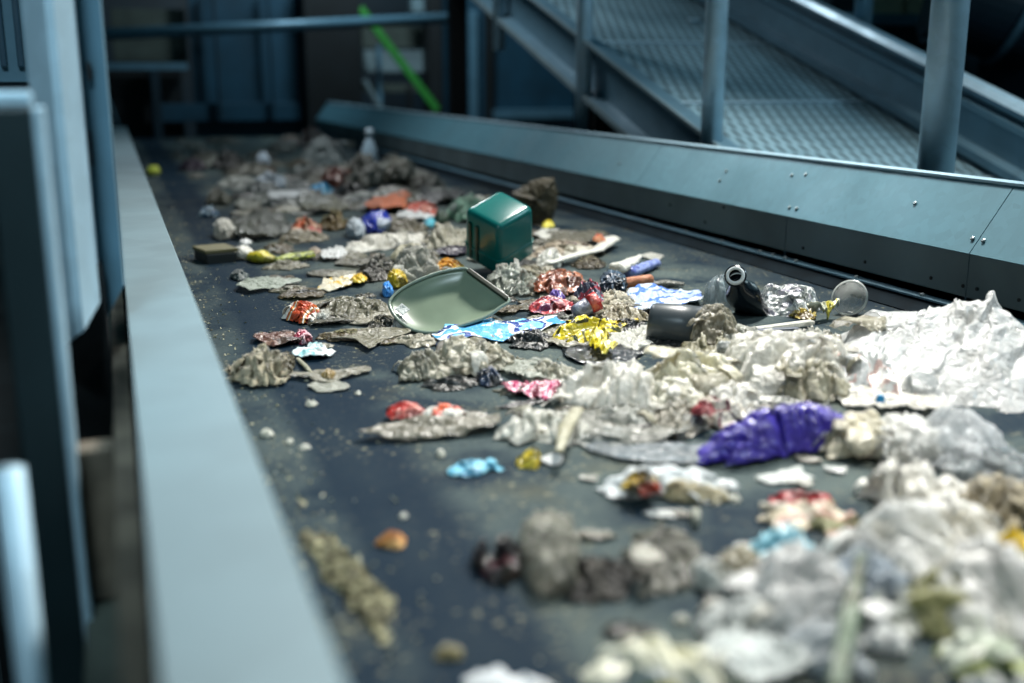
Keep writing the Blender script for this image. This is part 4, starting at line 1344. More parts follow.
# more pale film that knits the right-hand heap together
for b, l, m, k in [((690, 322, 790, 362), 'thin greyish white film behind the long dirty white heap', film('b9bbb0', .85, 102, .25, .4, '77745f'), .5),
                   ((786, 326, 850, 362), 'beige-white film against the left side of the big white bag', film('c9c7b8', .95, 103, .2, .4, '7d765c'), .55),
                   ((642, 376, 706, 420), 'crumpled white and cream film below the off-white heap', film('e3dfce', 1, 104, .2, .4, '84795c'), .5),
                   ((702, 376, 772, 420), 'loose white film flap above the purple bag', film('ebe9e0', .92, 105, .25, .3, '8a8874'), .45),
                   ((588, 398, 660, 440), 'grey-white film in front of the soft white film bag', film('b4b6ac', .9, 106, .2, .45, '6d6a55'), .4),
                   ((560, 424, 640, 452), 'flat white-grey film right of the cream strip', film('a7aba4', .85, 107, .2, .4, '66644f'), .35),
                   ((925, 440, 1030, 485), 'clear grey film behind the coarse beige waste', film('aeb7ba', .6, 108, .25, .25, '70726a', .18), .4),
                   ((890, 488, 1000, 552), 'white film between the thick white bag and the largest white bag', film('f0efe8', .97, 109, .25, .3, '98977f'), .45),
                   ((840, 580, 925, 640), 'pale crumple left of the yellowish olive bag', film('cdd2c8', .95, 110, .25, .35, '8b8b70'), .45),
                   ((700, 585, 790, 650), 'whitish film under the white crumpled bag at lower left', film('cfd4d2', .9, 111, .25, .35, '7f7d68'), .4),
                   ((780, 610, 860, 690), 'pale blue-white film at the bottom right of the grey strips', film('d3dbe0', .95, 112, .25, .25, '8b9190'), .4),
                   ((520, 358, 580, 386), 'off-white film behind the pink striped wrapper', film('bdbba8', .95, 113, .2, .5, '655f49'), .45),
                   ((400, 346, 450, 384), 'dull white film at the left end of the dirty off-white film', film('a9a693', .95, 114, .2, .5, '5b553f'), .4),
                   ((500, 262, 560, 282), 'beige film between the canister and the brown-red wrapper', film('a39d86', .95, 115, .15, .5, '564f39'), .45),
                   ((596, 300, 652, 326), 'dusty cream film in front of the cream tissue', film('b5ab90', .95, 116, .15, .5, '63573c'), .45),
                   ((530, 236, 600, 262), 'brown and white crumple beside the long white strip', prt('8d7f68', '8d7f68', '4f3c2a', 'b9b3a2', ps=16, rough=.45), .4)]:
    lump('film_scrap', 'plastic film', l, b, m, k, 0, .46, 1.9, 5, None, 'xy', GB)

# dark pieces added to stand in for shade in the gaps of the heaps
for b, l, c in [((505, 322, 560, 352), 'black shade filler showing under the right end of the sky blue wrapper', '171a1c'),
                ((632, 330, 700, 352), 'dark shade filler lying in front of the grey cup', '1f2426'),
                ((560, 408, 606, 428), 'dark shade filler below the soft white film bag', '24231e'),
                ((690, 404, 730, 428), 'dark brown shade filler beside the dull red scrap', '2b2118'),
                ((735, 398, 790, 416), 'black shade filler behind the top of the purple bag', '15161c'),
                ((700, 580, 760, 618), 'dark shade filler under the whitish film at lower right', '1e1d18'),
                ((800, 612, 850, 660), 'dark olive shade filler behind the pale green rolled strip', '2c2a18'),
                ((600, 618, 660, 640), 'dark shade filler above the yellow-patched bag', '2a2922'),
                ((350, 262, 392, 284), 'dark brown shade filler right of the cream yellow-edged wrapper', '2e2a20'),
                ((420, 372, 480, 392), 'dark grey shade filler below the dirty off-white crumpled film', '2a2c2a'),
                ((210, 150, 250, 170), 'black shade filler in the far left litter', '1a1b1a'),
                ((330, 182, 372, 202), 'black shade filler below the dark red-brown crumple', '151614')]:
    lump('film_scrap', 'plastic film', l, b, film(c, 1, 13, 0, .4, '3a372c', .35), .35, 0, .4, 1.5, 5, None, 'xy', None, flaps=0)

# --- middle left of the belt ----------------------------------------------------------
lump('plastic_bag', 'plastic bag', 'long white crumpled film behind the lid and left of the off-white bag', (344, 228, 430, 254), WHITE2, .45, 0, .4, 1.7, 6, [(-1, -.9), (-.8, 0), (-.2, .4), (.5, 1), (1, .8), (.9, -.2), (.2, -.6), (-.5, -1)], 'xy', GB)
lump('film_scrap', 'plastic film', 'cream film heap between the long white film and the lid', (392, 242, 436, 268), CREAM, .45, 0, .42, 1.8, 5, None, 'xy', GB)
lump('film_scrap', 'plastic film', 'dark grey torn film left of the cream film heap', (366, 252, 396, 274), film('4a4a44', 1, 63, .1, .5, '232019'), .5, 0, .5, 2.0, 5, None, 'xy')
lump('film_scrap', 'plastic film', 'dark tangled scrap at the foot of the olive-grey film by the lid', (368, 312, 398, 332), film('3f3d35', 1, 64, .1, .5, '1d1b15'), .45, 0, .5, 2.0, 5, None, 'xy')
sheet('paper_scrap', 'paper', 'white crumpled scrap behind the yellow-edged wrapper', (320, 246, 348, 262), WHITE3, .4, .003, None, .7, 2)
lump('paper_scrap', 'paper', 'tiny pinkish cream crumple left of the white crumpled scrap', (306, 246, 324, 258), film('b9a894', 1, 65, .1, .4, '6d5f4d', .7), .5, 0, .4, 1.7, 4, None, 'xy')
sheet('crumpled_wrapper', 'wrapper', 'flat cream wrapper with yellow edges on the bare belt', (318, 272, 368, 292), prt('b5ad93', 'b5ad93', 'cfa61a', 'd8d3c0', ps=16), .35, .003, [(-1, -1), (-.7, .2), (-.1, .5), (.6, 1), (1, .6), (.5, -.1), (0, -.7)], .8, 2, GW)
lump('crumpled_wrapper', 'wrapper', 'bright yellow fold on the right end of the cream wrapper', (350, 272, 368, 284), prt('dcae12', 'e8c53a'), .5, .012, .3, 1.4, 4, None, 'xy', GW)
sheet('film_scrap', 'plastic film', 'pale green-white flat film strip on the bare belt at left', (238, 276, 302, 293), film('c3cdbd', 1, 66, .2, .3, '77806c'), .35, .003, [(-1, -.4), (-.8, .6), (-.1, .7), (1, .1), (.9, -.2), (.1, -.6), (-.6, -1)], .7, 2, GB, stretch=(1, 2))
lump('film_scrap', 'plastic film', 'small grey-green crumple left behind the pale green strip', (230, 268, 250, 282), film('5d6a68', 1, 67, .1, .4, '2f3633'), .5, 0, .4, 1.6, 4, None, 'xy')
lw = empty('crumpled_wrapper', at(270, 264), 'long twisted white and lime yellow wrapper near the left rail', 'wrapper', GW)
for nm, pts, rad, mt in [('white_end', [(233, 258), (243, 258), (254, 259)], [7, 9, 5], WHITE), ('yellow_middle', [(252, 260), (264, 262), (276, 262)], [6, 8, 4], prt('c3b41f', 'c9bd33', '8a8320', ps=20)),
                         ('lime_end', [(276, 263), (292, 261), (312, 258)], [4, 6, 5], prt('8f9a2c', '8f9a2c', '55601f', 'a9b23f', ps=20))]:
    ob = twist(nm, None, None, pts, rad, mt, .004, .7, .4)
    ob.parent = lw
    ob.location = ob.location - lw.location
lump('film_scrap', 'plastic film', 'white upright crumple at the left of the litter strip', (215, 216, 236, 241), WHITE2, .6, 0, .36, 1.5, 5, None, 'xy', GB)
lump('film_scrap', 'plastic film', 'tiny white crumple on the end of the dark tray', (239, 236, 252, 247), WHITE3, .6, .04, .35, 1.5, 4, None, 'xy')

# striped wrapper and its neighbours
sw = lump('crumpled_wrapper', 'wrapper', 'red orange and white striped crumpled wrapper on the left of the belt', (282, 297, 324, 326), prt('c9451f', 'd0661f', 'd8d0c4', 'd0862a', 'c23a20', 'd8d0c4', ps=8, bands=True, rough=.3), .55, .0, .36, 1.6, 6, None, 'xy', GW)
lump('film_scrap', 'plastic film', 'clear crinkled film at the right end of the striped wrapper', (316, 304, 333, 326), HAZE, .55, .0, .42, 1.8, 5, None, 'xy')
lump('crumpled_wrapper', 'wrapper', 'small magenta scrap in front of the striped wrapper', (292, 324, 313, 346), prt('a3203f', 'a3203f', 'd0a9b0', '7a1630', ps=24), .55, .0, .38, 1.6, 5, None, 'xy', GW)
sheet('film_scrap', 'plastic film', 'brown-red flat film left of the magenta scrap', (254, 330, 304, 348), prt('5b3a30', '5b3a30', '7a5a4a', '3f2a24', ps=14), .35, .003, None, .8, 2, None)
sheet('sachet', 'sachet', 'torn white and teal sachet in front of the magenta scrap', (293, 341, 336, 360), prt('c5d3d3', 'c5d3d3', '6fb0b4', 'e2e8e6', ps=14), .45, .003, [(-1, -.6), (-.5, 0), (-.2, 1), (.2, .6), (.4, 0), (1, -.4), (.4, -1), (-.5, -1)], .6, 2)
lump('plastic_bag', 'plastic bag', 'grey-olive crumpled film left of the lid', (318, 292, 396, 324), film('827e69', .95, 68, .15, .5, '4d4733'), .4, 0, .44, 1.9, 6, None, 'xy', GB)
sheet('film_scrap', 'plastic film', 'flat olive-beige pointed film in front of the grey-olive film', (318, 326, 414, 352), film('8b866e', 1, 69, .1, .45, '575038'), .25, .003, [(-1, .8), (-.3, 1), (.4, .8), (1, .9), (.9, .3), (.4, -.1), (.05, -1), (-.2, -.3), (-.7, .1)], .6, 1.8, GB)
lump('paper_waste', 'paper waste', 'fluffy beige clump of shredded waste beside the left rail', (224, 341, 294, 390), FLUFF, .55, 0, .62, 2.6, 6, None, 'xy')
lump('film_scrap', 'plastic film', 'dark olive film against the right side of the fluffy beige clump', (268, 344, 296, 378), film('5a5138', .95, 70, .1, .5, '2f2a1a'), .5, 0, .44, 1.8, 5, None, 'xy')
sheet('film_scrap', 'plastic film', 'dirty flat film scraps in front of the white and teal sachet', (288, 366, 372, 384), film('a49f8c', .9, 71, .1, .5, '5d573f'), .3, .003, [(-1, .2), (-.3, .8), (.2, .3), (.9, 1), (1, .3), (.3, -.4), (-.1, -1), (-.5, -.3)], .8, 2.2, None, stretch=(1, 2))
lump('wood_chip', 'scrap', 'small tan scrap in the middle of the dirty flat film', (321, 367, 337, 380), film('a58a55', 1, 72, .05, .4, '5d4a28'), .5, .006, .3, 1.4, 4, None, 'xy', GS)
sheet('paper_scrap', 'paper', 'small grey-white flat scrap below the dirty flat film', (308, 380, 350, 392), film('b5b5a5', 1, 73, .1, .4, '6a6750'), .25, .002, None, .6, 2)
twist('film_scrap', 'plastic film', 'thin pale strand left of the tan scrap', [(298, 360), (306, 368), (313, 376)], [1.8, 2.2, 1.6], CREAM, .004, .8, .2)
for (b, l) in [((305, 398, 319, 408), 'small white chip on the dark track below the flat scrap'), ((260, 425, 274, 440), 'small grey-white crumb left of the dark track'),
               ((286, 436, 294, 446), 'tiny yellowish crumb on the dark track'), ((298, 443, 312, 451), 'small pale flake on the dark track'),
               ((355, 390, 362, 396), 'tiny white crumb right of the flat grey-white scrap'), ((436, 448, 446, 459), 'tiny pale crumb above the bright blue sachet'),
               ((399, 512, 408, 520), 'tiny dim crumb above the orange-brown scrap'), ((690, 505, 700, 530), 'small white drip-shaped scrap in front of the bread-like wrapper'),
               ((672, 612, 690, 626), 'small pale crumb in front of the dull grey film heap'), ((728, 492, 742, 504), 'tiny pale crumb right of the bread-like wrapper')]:
    lump('litter_crumb', 'scrap', l, b, film('c3c4b4', 1, 74, .1, .3, '77745c'), .5, 0, .35, 1.5, 3, None, 'xy', GS)

# --- far part of the belt ------------------------------------------------------------
GF = 'litter toward the far end of the belt'
lump('crumpled_wrapper', 'wrapper', 'lime scrap at the far left edge of the belt', (147, 164, 161, 176), prt('a9b82c', 'c3cf4a'), .6, 0, .3, 1.4, 4, None, 'xy', GF)
lump('film_scrap', 'plastic film', 'dim purple film at the far left of the litter', (178, 158, 208, 172), film('2f1f33', 1, 75, 0, .3, '1a1520'), .5, 0, .35, 1.6, 5, None, 'xy', GF)
lump('film_scrap', 'plastic film', 'pale blue-white crumple in the far middle of the litter', (256, 150, 271, 169), film('c3d3df', 1, 76, .15, .2, '7d8a90'), .6, 0, .35, 1.5, 5, None, 'xy', GF)
lump('film_scrap', 'plastic film', 'torn pale blue and white film above the flat white piece', (252, 170, 290, 190), film('b9c9d3', 1, 77, .15, .35, '77706a'), .5, 0, .42, 1.8, 5, None, 'xy', GF)
sheet('paper_scrap', 'paper', 'flat white piece with dirty edges left of the bright blue wrapper', (268, 189, 310, 204), WHITE3, .4, .01, [(-1, .8), (.9, 1), (1, .2), (.3, -.4), (-.5, -1), (-.9, -.4)], .5, 2, GF)
lump('crumpled_wrapper', 'wrapper', 'bright sky blue wrapper in the far litter', (306, 181, 335, 198), prt('2f9fd0', '2f9fd0', '57b8dd', ps=12), .6, 0, .28, 1.4, 5, None, 'xy', GF)
lump('crumpled_wrapper', 'wrapper', 'dark red-brown crumple behind the bright sky blue wrapper', (318, 165, 360, 188), prt('5a2214', '5a2214', '7a3a1c', '341410', ps=12), .55, 0, .4, 1.7, 5, None, 'xy', GF)
lump('plastic_bag', 'plastic bag', 'pale grey bag heap left of the far white bottle', (298, 136, 350, 170), film('8f9c9c', .95, 78, .2, .3, '565c58'), .65, 0, .36, 1.5, 6, [(-1, -.8), (-.8, 0), (-.2, .7), (.15, 1), (.6, .4), (1, -.2)], 'xz', GF)
lump('plastic_bag', 'plastic bag', 'grey film mound in front of the far white bottle', (338, 152, 388, 190), film('77776c', .95, 79, .15, .45, '4a483a'), .6, 0, .4, 1.6, 6, None, 'xy', GF)
lump('plastic_bag', 'plastic bag', 'dull olive bag lump right of the far white bottle', (384, 152, 418, 188), film('6a685a', 1, 80, .1, .5, '3c3a2c'), .65, 0, .36, 1.5, 5, None, 'xy', GF)
lump('film_scrap', 'plastic film', 'grey rag-like film right of the dull olive bag lump', (408, 168, 446, 196), film('6d6b60', 1, 81, .1, .5, '3f3d32'), .45, 0, .5, 2.0, 5, None, 'xy', GF)
sheet('cardboard', 'cardboard', 'brown-orange flat cardboard piece in the far right litter', (364, 192, 414, 214), plain('orange_brown_card', '9c5330', .75, 0, .2, 10), .55, .01, [(-1, -.3), (-.6, .6), (.3, 1), (.9, .7), (1, 0), (.6, -.6), (-.3, -.7)], .25, 1.2, GF, .2)
lump('crumpled_wrapper', 'wrapper', 'coral red crumple right of the brown-orange cardboard', (404, 200, 438, 216), prt('c4503c', 'c4503c', '8a2a24', 'd98a78', ps=16), .5, 0.01, .4, 1.7, 5, None, 'xy', GF)
sheet('paper_scrap', 'paper', 'white curled scrap under the coral red crumple', (396, 208, 436, 224), WHITE3, .45, .004, None, .7, 2, GF)
lump('crumpled_wrapper', 'wrapper', 'tiny turquoise scrap below the white curled scrap', (423, 216, 436, 229), prt('2aa0b8', '46b8cc'), .6, .0, .25, 1.4, 4, None, 'xy', GF)
np_ = solid('packet', 'packet', 'deep blue packet with white marks in the middle of the litter', (358, 206, 392, 234), prt('1c2f9a', '1c2f9a', '2438b0', 'c9d0e0', ps=12, rough=.2, amount=.1), .7, 0, .22, 1.3, 5, [(-.8, -1), (-1, .3), (-.2, .9), (.6, 1), (1, .4), (.5, -1)], 'xz', GF)
lump('film_scrap', 'plastic film', 'white pointed film left of the deep blue packet', (346, 214, 366, 240), film('c5d0d8', 1, 82, .2, .25, '7d878a'), .65, 0, .3, 1.4, 5, None, 'xy', GF)
lump('crumpled_wrapper', 'wrapper', 'orange and coral torn wrapper in the left middle litter', (288, 216, 322, 238), prt('b5542c', 'b5542c', 'c9a58a', 'c4645a', ps=12), .5, 0, .42, 1.8, 5, None, 'xy', GF)
lump('film_scrap', 'plastic film', 'beige tangled film in front of the orange and coral wrapper', (280, 226, 330, 244), film('8f8770', 1, 83, .1, .55, '4b4330'), .4, 0, .5, 2.2, 5, None, 'xy', GF)
lump('film_scrap', 'plastic film', 'mustard brown crumple left of the white pointed film', (318, 208, 352, 232), film('6f5c34', 1, 84, .1, .5, '332a18'), .5, 0, .45, 1.9, 5, None, 'xy', GF)
sheet('film_scrap', 'plastic film', 'pale olive film below the bright sky blue wrapper', (300, 196, 350, 216), film('77765f', .95, 85, .1, .5, '403d2c'), .4, .004, None, .9, 2.2, GF)
lump('film_scrap', 'plastic film', 'dirty olive crumple at the left of the far litter', (206, 188, 234, 206), film('6d6a56', 1, 86, .1, .5, '37342a'), .5, 0, .42, 1.8, 5, None, 'xy', GF)
lump('film_scrap', 'plastic film', 'small dark blue and white scrap on the bare belt at far left', (198, 205, 220, 218), prt('1f4f70', 'a9c0cc', '16303f', '1f4f70', ps=20), .5, 0, .4, 1.7, 4, None, 'xy', GF)
sheet('film_scrap', 'plastic film', 'thin pale scrap strip right of the dirty olive crumple', (234, 198, 262, 212), film('9a9a8c', 1, 87, .1, .4, '55533f'), .35, .003, None, .7, 2, GF)
sheet('film_scrap', 'plastic film', 'large dull grey-green film lying in the left middle litter', (226, 206, 292, 242), film('55584c', .95, 88, .1, .5, '34342a'), .25, .002, None, .8, 2.2, GF)
lump('film_scrap', 'plastic film', 'grey-brown crumpled film between blue packet and off-white bag', (388, 216, 430, 236), film('77705c', 1, 89, .1, .55, '3d3727'), .5, 0, .45, 1.9, 5, None, 'xy', GF)
lump('film_scrap', 'plastic film', 'dark green leaf-like scrap left of the pale green netting', (434, 208, 450, 226), film('2c4a33', 1, 90, .05, .4, '1a2a1c'), .5, 0, .4, 1.7, 4, None, 'xy', GF)
lump('film_scrap', 'plastic film', 'pale tan crumple right behind the pale green netting', (470, 194, 512, 212), film('85806c', 1, 91, .1, .5, '4a4433'), .5, 0, .45, 1.9, 5, None, 'xy', GF)
sheet('film_scrap', 'plastic film', 'dark grey flat film on the belt right of the grey rag-like film', (420, 182, 466, 206), film('3d3f3e', 1, 92, .05, .4, '23221d'), .25, .002, None, .7, 2, GF)
lump('film_scrap', 'plastic film', 'dark reddish crumple at the far right end of the belt', (296, 128, 330, 148), film('3a1f1c', 1, 93, .05, .4, '1a1412'), .55, 0, .42, 1.8, 5, None, 'xy', GF)
# blurred dull clumps of the dense far litter, nothing tells them apart
rng = random.Random(7)
pal = ['57564a', '6b6a5c', '4a4a44', '7d7b6d', '3b3a33', '8d8f86', '5f5340', '49524f', 'a3a59c', '6f5a48']
for i in range(90):
    for tries in range(20):
        y = 140 + 75 * rng.random() ** 1.1
        x = rng.uniform(160 + (y - 130) * .45, 375 + (y - 130) * .95)
        if not (y > 180 and x < 240): break
    w = rng.uniform(.35, 1.0) * (8 + (y - 120) * .30)
    lump('film_clump', 'plastic film', 'small dull blurred clump of grey-brown film in the dense far litter', (x - w, y - w * .62, x + w, y), film(rng.choice(pal), 1, 94 + i % 9, .1, .5, '34322a'), .5, 0, .45, 1.9, 4, None, 'xy', 'dull film clumps in the far litter')
# grimy scraps filling the middle litter strip
for i in range(130):
    if i < 84:
        y = rng.uniform(205, 350); x = rng.uniform(225 + (y - 205) * .6, 540 + (y - 205) * .4)
    else:
        y = rng.uniform(300, 450); x = rng.uniform(440 + (y - 300) * .5, 690 + (y - 300) * .9)
    w = rng.uniform(.6, 1.7) * (10 + (y - 200) * .07)
    fn = film(rng.choice(['6b6757', '8b8773', '4c4a3f', 'a39d88', '5f5138', '7b7f78', 'b5b09c', '3a3a36']), 1, 94 + i % 9, .1, .5, '3a3628')
    if i % 2:
        sheet('film_scrap', 'plastic film', 'small grimy film scrap lying in the middle litter strip', (x - w, y - w * .55, x + w, y), fn, .4, .002, None, .8, 2.2, 'grimy film scraps in the middle litter', rings=8, segs=36)
    else:
        lump('film_scrap', 'plastic film', 'small grimy film scrap lying in the middle litter strip', (x - w, y - w * .55, x + w, y), fn, .45, 0, .48, 2.0, 4, None, 'xy', 'grimy film scraps in the middle litter')
for i in range(26):
    y = rng.uniform(455, 660); x = rng.uniform(560 + (y - 455) * .2, 1000)
    w = rng.uniform(.6, 1.2) * (13 + (y - 450) * .05)
    fn = film(rng.choice(['8d897a', 'a9a695', '6b6757', 'c3c2b6', 'd3d6d3']), 1, 94 + i % 9, .1, .45, '57523f')
    sheet('film_scrap', 'plastic film', 'small blurred film scrap on the near part of the belt', (x - w, y - w * .5, x + w, y), fn, .3, .002, None, .8, 2.0, 'blurred film scraps on the near belt', rings=8, segs=36)

# fine crumbs nobody could count
bm = bmesh.new()
rng = random.Random(21)
for i in range(2600):
    if i < 1500:
        y = .6 + 7 * rng.random() ** 1.7
        x = .125 + abs(rng.gauss(0, .075))
        s = rng.uniform(.0015, .005)
        if rng.random() < .15 and y < 1.5: s *= 2.2
    else:
        x, y = rng.uniform(.2, 1.9), .7 + 8 * rng.random() ** 1.5
        s = rng.uniform(.001, .0035)
    c = Vector((x, y, .001))
    vs = [bm.verts.new(c + Vector((rng.uniform(-1, 1) * s * 1.4, rng.uniform(-1, 1) * s * 1.4, 0))) for _ in range(3)]
    t = bm.verts.new(c + Vector((rng.uniform(-.4, .4) * s, rng.uniform(-.4, .4) * s, s * rng.uniform(.5, 1.2))))
    for a, b in ((0, 1), (1, 2), (2, 0)):
        bm.faces.new((vs[a], vs[b], t))
bmesh.ops.recalc_face_normals(bm, faces=bm.faces)
cr = mesh_obj('litter_dust', bm, litter_mat(('5f5c4a', 'a9a68c', '77734f', 'c9c6b0', '8b8465'), '2d2a1f', .5, 1, .8, 0, 60, 5, 0), None)
tag(cr, 'fine pale crumbs and dust scattered on the belt, thickest beside the left rail', 'litter crumbs', None, 'stuff')
# heavier crumbly debris gathered against the rail in the foreground
lump('debris_clump', 'debris', 'olive crumbly debris piled against the left rail in the foreground', (300, 492, 395, 650), litter_mat(('5f5b42', '8d8966', '3b3a2c', 'a39f7d'), '2d2a1c', .6, 1, .8, 0, 45, 3, .9), .06, 0, .8, 4.5, 6, [(-1, 1), (-.6, .9), (.9, -.7), (1, -1), (.4, -1), (-.7, .2)], 'xy', dmax=7, flaps=0)


# ------------------------------------------------------------------ hard objects
def hard_mesh(name, bm, mat, root, smooth=False, auto=None):
    bm.transform(Matrix.Translation(-root.location))
    o = mesh_obj(name, bm, mat, root, smooth)
    return o


# green canister standing on one corner edge towards the camera
P = at(501, 276)
can = empty('canister', P + Vector((.03, .10, 0)), 'dark green plastic canister standing upright in the middle of the litter', 'canister')
M_CAN = plain('green_canister_plastic', '0b605c', .25, 0, .1, 6)
wv = Vector((P.x, P.y, 0)).normalized()
mpp = depth(P) / FPX
HT = 60 * mpp
base = bmesh.new()
bmesh.ops.create_cube(base, size=1)
for v in base.verts:
    v.co = Vector((v.co.x * .168, v.co.y * .158, (v.co.z + .5) * HT))
    if v.co.z > .01:
        v.co.x *= .93; v.co.y *= .93
bmesh.ops.bevel(base, geom=base.edges[:], offset=.020, segments=4, affect='EDGES', profile=.5)
ang = math.atan2(wv.y, wv.x) - math.pi / 2 + math.radians(46)
tm = Matrix.Translation(can.location + Vector((0, 0, .045))) @ Matrix.Rotation(math.radians(27), 4, RT) @ Matrix.Rotation(ang, 4, 'Z')
base.transform(tm)
hard_mesh('body', base, M_CAN, can, True)
for z in (.30 * HT,):
    b2 = bmesh.new()
    bmesh.ops.create_cube(b2, size=1)
    for v in b2.verts:
        v.co = Vector((v.co.x * .1698, v.co.y * .1598, v.co.z * .010 + z))
    bmesh.ops.bevel(b2, geom=[e for e in b2.edges if abs(e.verts[0].co.z - e.verts[1].co.z) > .005], offset=.021, segments=4, affect='EDGES', profile=.5)
    b2.transform(tm)
    hard_mesh('seam_band', b2, M_CAN, can)
for s in (.015, .045):  # raised strips, dark colour stands in for shade inside the grooves
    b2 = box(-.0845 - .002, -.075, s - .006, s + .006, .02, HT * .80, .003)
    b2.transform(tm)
    hard_mesh('groove_shade_strip', b2, plain('groove_shade_green', '063029', .4), can)

# big shallow grey-green lid, tipped towards the camera
LP = [(390, 302), (400, 291), (418, 281), (440, 273), (462, 269), (470, 272), (490, 286), (509, 300), (500, 308), (485, 318), (462, 326), (437, 333), (415, 331), (400, 322), (392, 312)]
cen = at(445, 334, .0)
lid = empty('lid', cen + wv * .12, 'large shallow grey-green plastic lid tipped up in front of the canister', 'lid')
M_LID = plain('grey_green_plastic', '74826f', .3, 0, .14, 9)
M_RIM = plain('grey_green_rim', '7a877b', .22, 0, .1, 9)
# plane of the lid: passes through its lower edge on the belt and rises away from the camera
nrm = (Vector((0, 0, 1)) * .80 - wv * .60 + RT * -.08).normalized()
o0 = at(430, 333, .004)


def onlid(x, y):
    d = ray(x, y)
    return EYE + d * ((o0 - EYE).dot(nrm) / d.dot(nrm))


L3 = [onlid(x, y) for x, y in LP]
ctr = sum(L3, Vector()) / len(L3)
# smooth the outline
ring = []
for i in range(len(L3)):
    a, b, c, d = L3[i - 1], L3[i], L3[(i + 1) % len(L3)], L3[(i + 2) % len(L3)]
    for t in (0, .25, .5, .75):
        ring.append(.5 * ((2 * b) + (c - a) * t + (2 * a - 5 * b + 4 * c - d) * t * t + (3 * b - a - 3 * c + d) * t ** 3))
bm = bmesh.new()
NR = 12
cv = bm.verts.new(ctr - nrm * .022)
rows = []
for i in range(1, NR + 1):
    f = i / NR
    dz = -.022 * (1 - max(0, (f - .45) / .55) ** 2.2)
    rows.append([bm.verts.new(ctr.lerp(p, f) + nrm * dz) for p in ring])
n_ = len(ring)
for j in range(n_):
    bm.faces.new((cv, rows[0][j], rows[0][(j + 1) % n_]))
    for i in range(NR - 1):
        bm.faces.new((rows[i][j], rows[i + 1][j], rows[i + 1][(j + 1) % n_], rows[i][(j + 1) % n_]))
bmesh.ops.recalc_face_normals(bm, faces=bm.faces)
if cv.normal.dot(nrm) < 0:
    bmesh.ops.reverse_faces(bm, faces=bm.faces)
bmesh.ops.solidify(bm, geom=bm.faces[:], thickness=.002)
hard_mesh('dish', bm, M_LID, lid, True)
loop = ring + ring[:2]
bm = tube([p + nrm * .002 for p in loop], .0042, 8)
hard_mesh('rim', bm, M_RIM, lid, True)
e0, e1 = onlid(468, 271), onlid(508, 300)
b2 = bar(e0 + nrm * .004, e1 + nrm * .004, .012, .008, nrm, .002)
hard_mesh('dark_edge_clip', b2, plain('dark_lid_edge', '22281f', .4), lid)['label'] = 'dark straight edge strip'
lb = [onlid(395, 310), onlid(402, 304), onlid(410, 310), onlid(403, 316)]
for off, nm in ((0, 'paper_label'),):
    b2 = hexa([p + nrm * .001 for p in lb] + [p + nrm * .003 for p in lb])
    hard_mesh(nm, b2, film('d5d8d6', 1, 3, .1, .2, '9aa0a0'), lid)['label'] = 'small white paper label'
lump('film_scrap', 'plastic film', 'small grey-white crumple below the paper label at the left end of the lid', (391, 314, 410, 331), film('b5b8b4', .95, 98, .2, .45, '55564a'), .6, .005, .4, 1.7, 5, None, 'xz')
twist('film_scrap', 'plastic film', 'thin whitish strip at the right front edge of the lid', [(482, 320), (496, 311), (510, 302)], [2, 2, 2], GREYB, .03, .7, .1)

# grey cup lying on its side
P = at(672, 346)
cup = empty('cup', P + Vector((0, 0, 0)), 'dark grey plastic cup lying on its side beside beige film', 'cup')
mp = depth(P) / FPX
ax = (RT * .93 - FH * .22 + Vector((0, 0, -.10))).normalized()
R0 = 22.5 * mp
c0 = at(650, 344) + Vector((0, 0, R0 * .92)) + wv * R0 * .6
Lc = 52 * mp
bm = lathe([(0, 0), (R0 * .66, 0), (R0 * .78, Lc * .03), (R0 * .86, Lc * .10), (R0 * .97, Lc * .6), (R0, Lc * .97), (R0 * 1.04, Lc * .98), (R0 * 1.04, Lc), (R0 * .95, Lc), (R0 * .92, Lc * .6), (R0 * .8, Lc * .12), (0, Lc * .08)], ax, c0, 40)
hard_mesh('body', bm, plain('grey_cup_plastic', '3c4347', .35, 0, .08, 8), cup, True)
bm = lathe([(R0 * 1.0, Lc * .955), (R0 * 1.06, Lc * .955), (R0 * 1.07, Lc * .99), (R0 * 1.0, Lc * .995)], ax, c0, 40)
hard_mesh('rim', bm, plain('cup_rim_plastic', '2c3236', .3), cup, True)

# red banded cup
P = at(585, 324)
cn = empty('cup', P, 'small grey paper cup with a red band lying above the twisted yellow wrapper', 'cup')
mp = depth(P) / FPX
ax = (RT * .78 + FH * .22 + Vector((0, 0, .38))).normalized()
c0 = at(574, 322, .004) + Vector((0, 0, 8 * mp)) + wv * .01
R0 = 9.5 * mp
Lc = 28 * mp
bm = lathe([(0, 0), (R0 * .72, 0), (R0 * .80, Lc * .1), (R0 * .95, Lc * .66), (R0 * .90, Lc * .66), (0, Lc * .6)], ax, c0, 28)
hard_mesh('body', bm, prt('6b6f80', '6b6f80', '8d91a3', 'c9c9d0', ps=20), cn, True)
bm = lathe([(R0 * .94, Lc * .62), (R0 * 1.02, Lc * .62), (R0 * 1.06, Lc), (R0 * .98, Lc), (R0 * .9, Lc * .7)], ax, c0, 28)
hard_mesh('red_band', bm, prt('bf2a2a', 'bf2a2a', 'd8605a', ps=16), cn, True)['label'] = 'red rim band'

# black bottle lying with its white neck ring towards the camera
P = at(742, 324)
bt = empty('bottle', P, 'black plastic bottle with a white neck ring lying against the guard skirt', 'bottle')
mp = depth(P) / FPX
M_BOT = plain('black_bottle_plastic', '10181f', .18, 0, .1, 6)
nk = at(733, 322) + Vector((0, 0, 46 * mp / .97)) + wv * .0
bb = at(752, 322) + Vector((0, 0, 14 * mp)) + wv * .07
ax = (nk - bb).normalized()
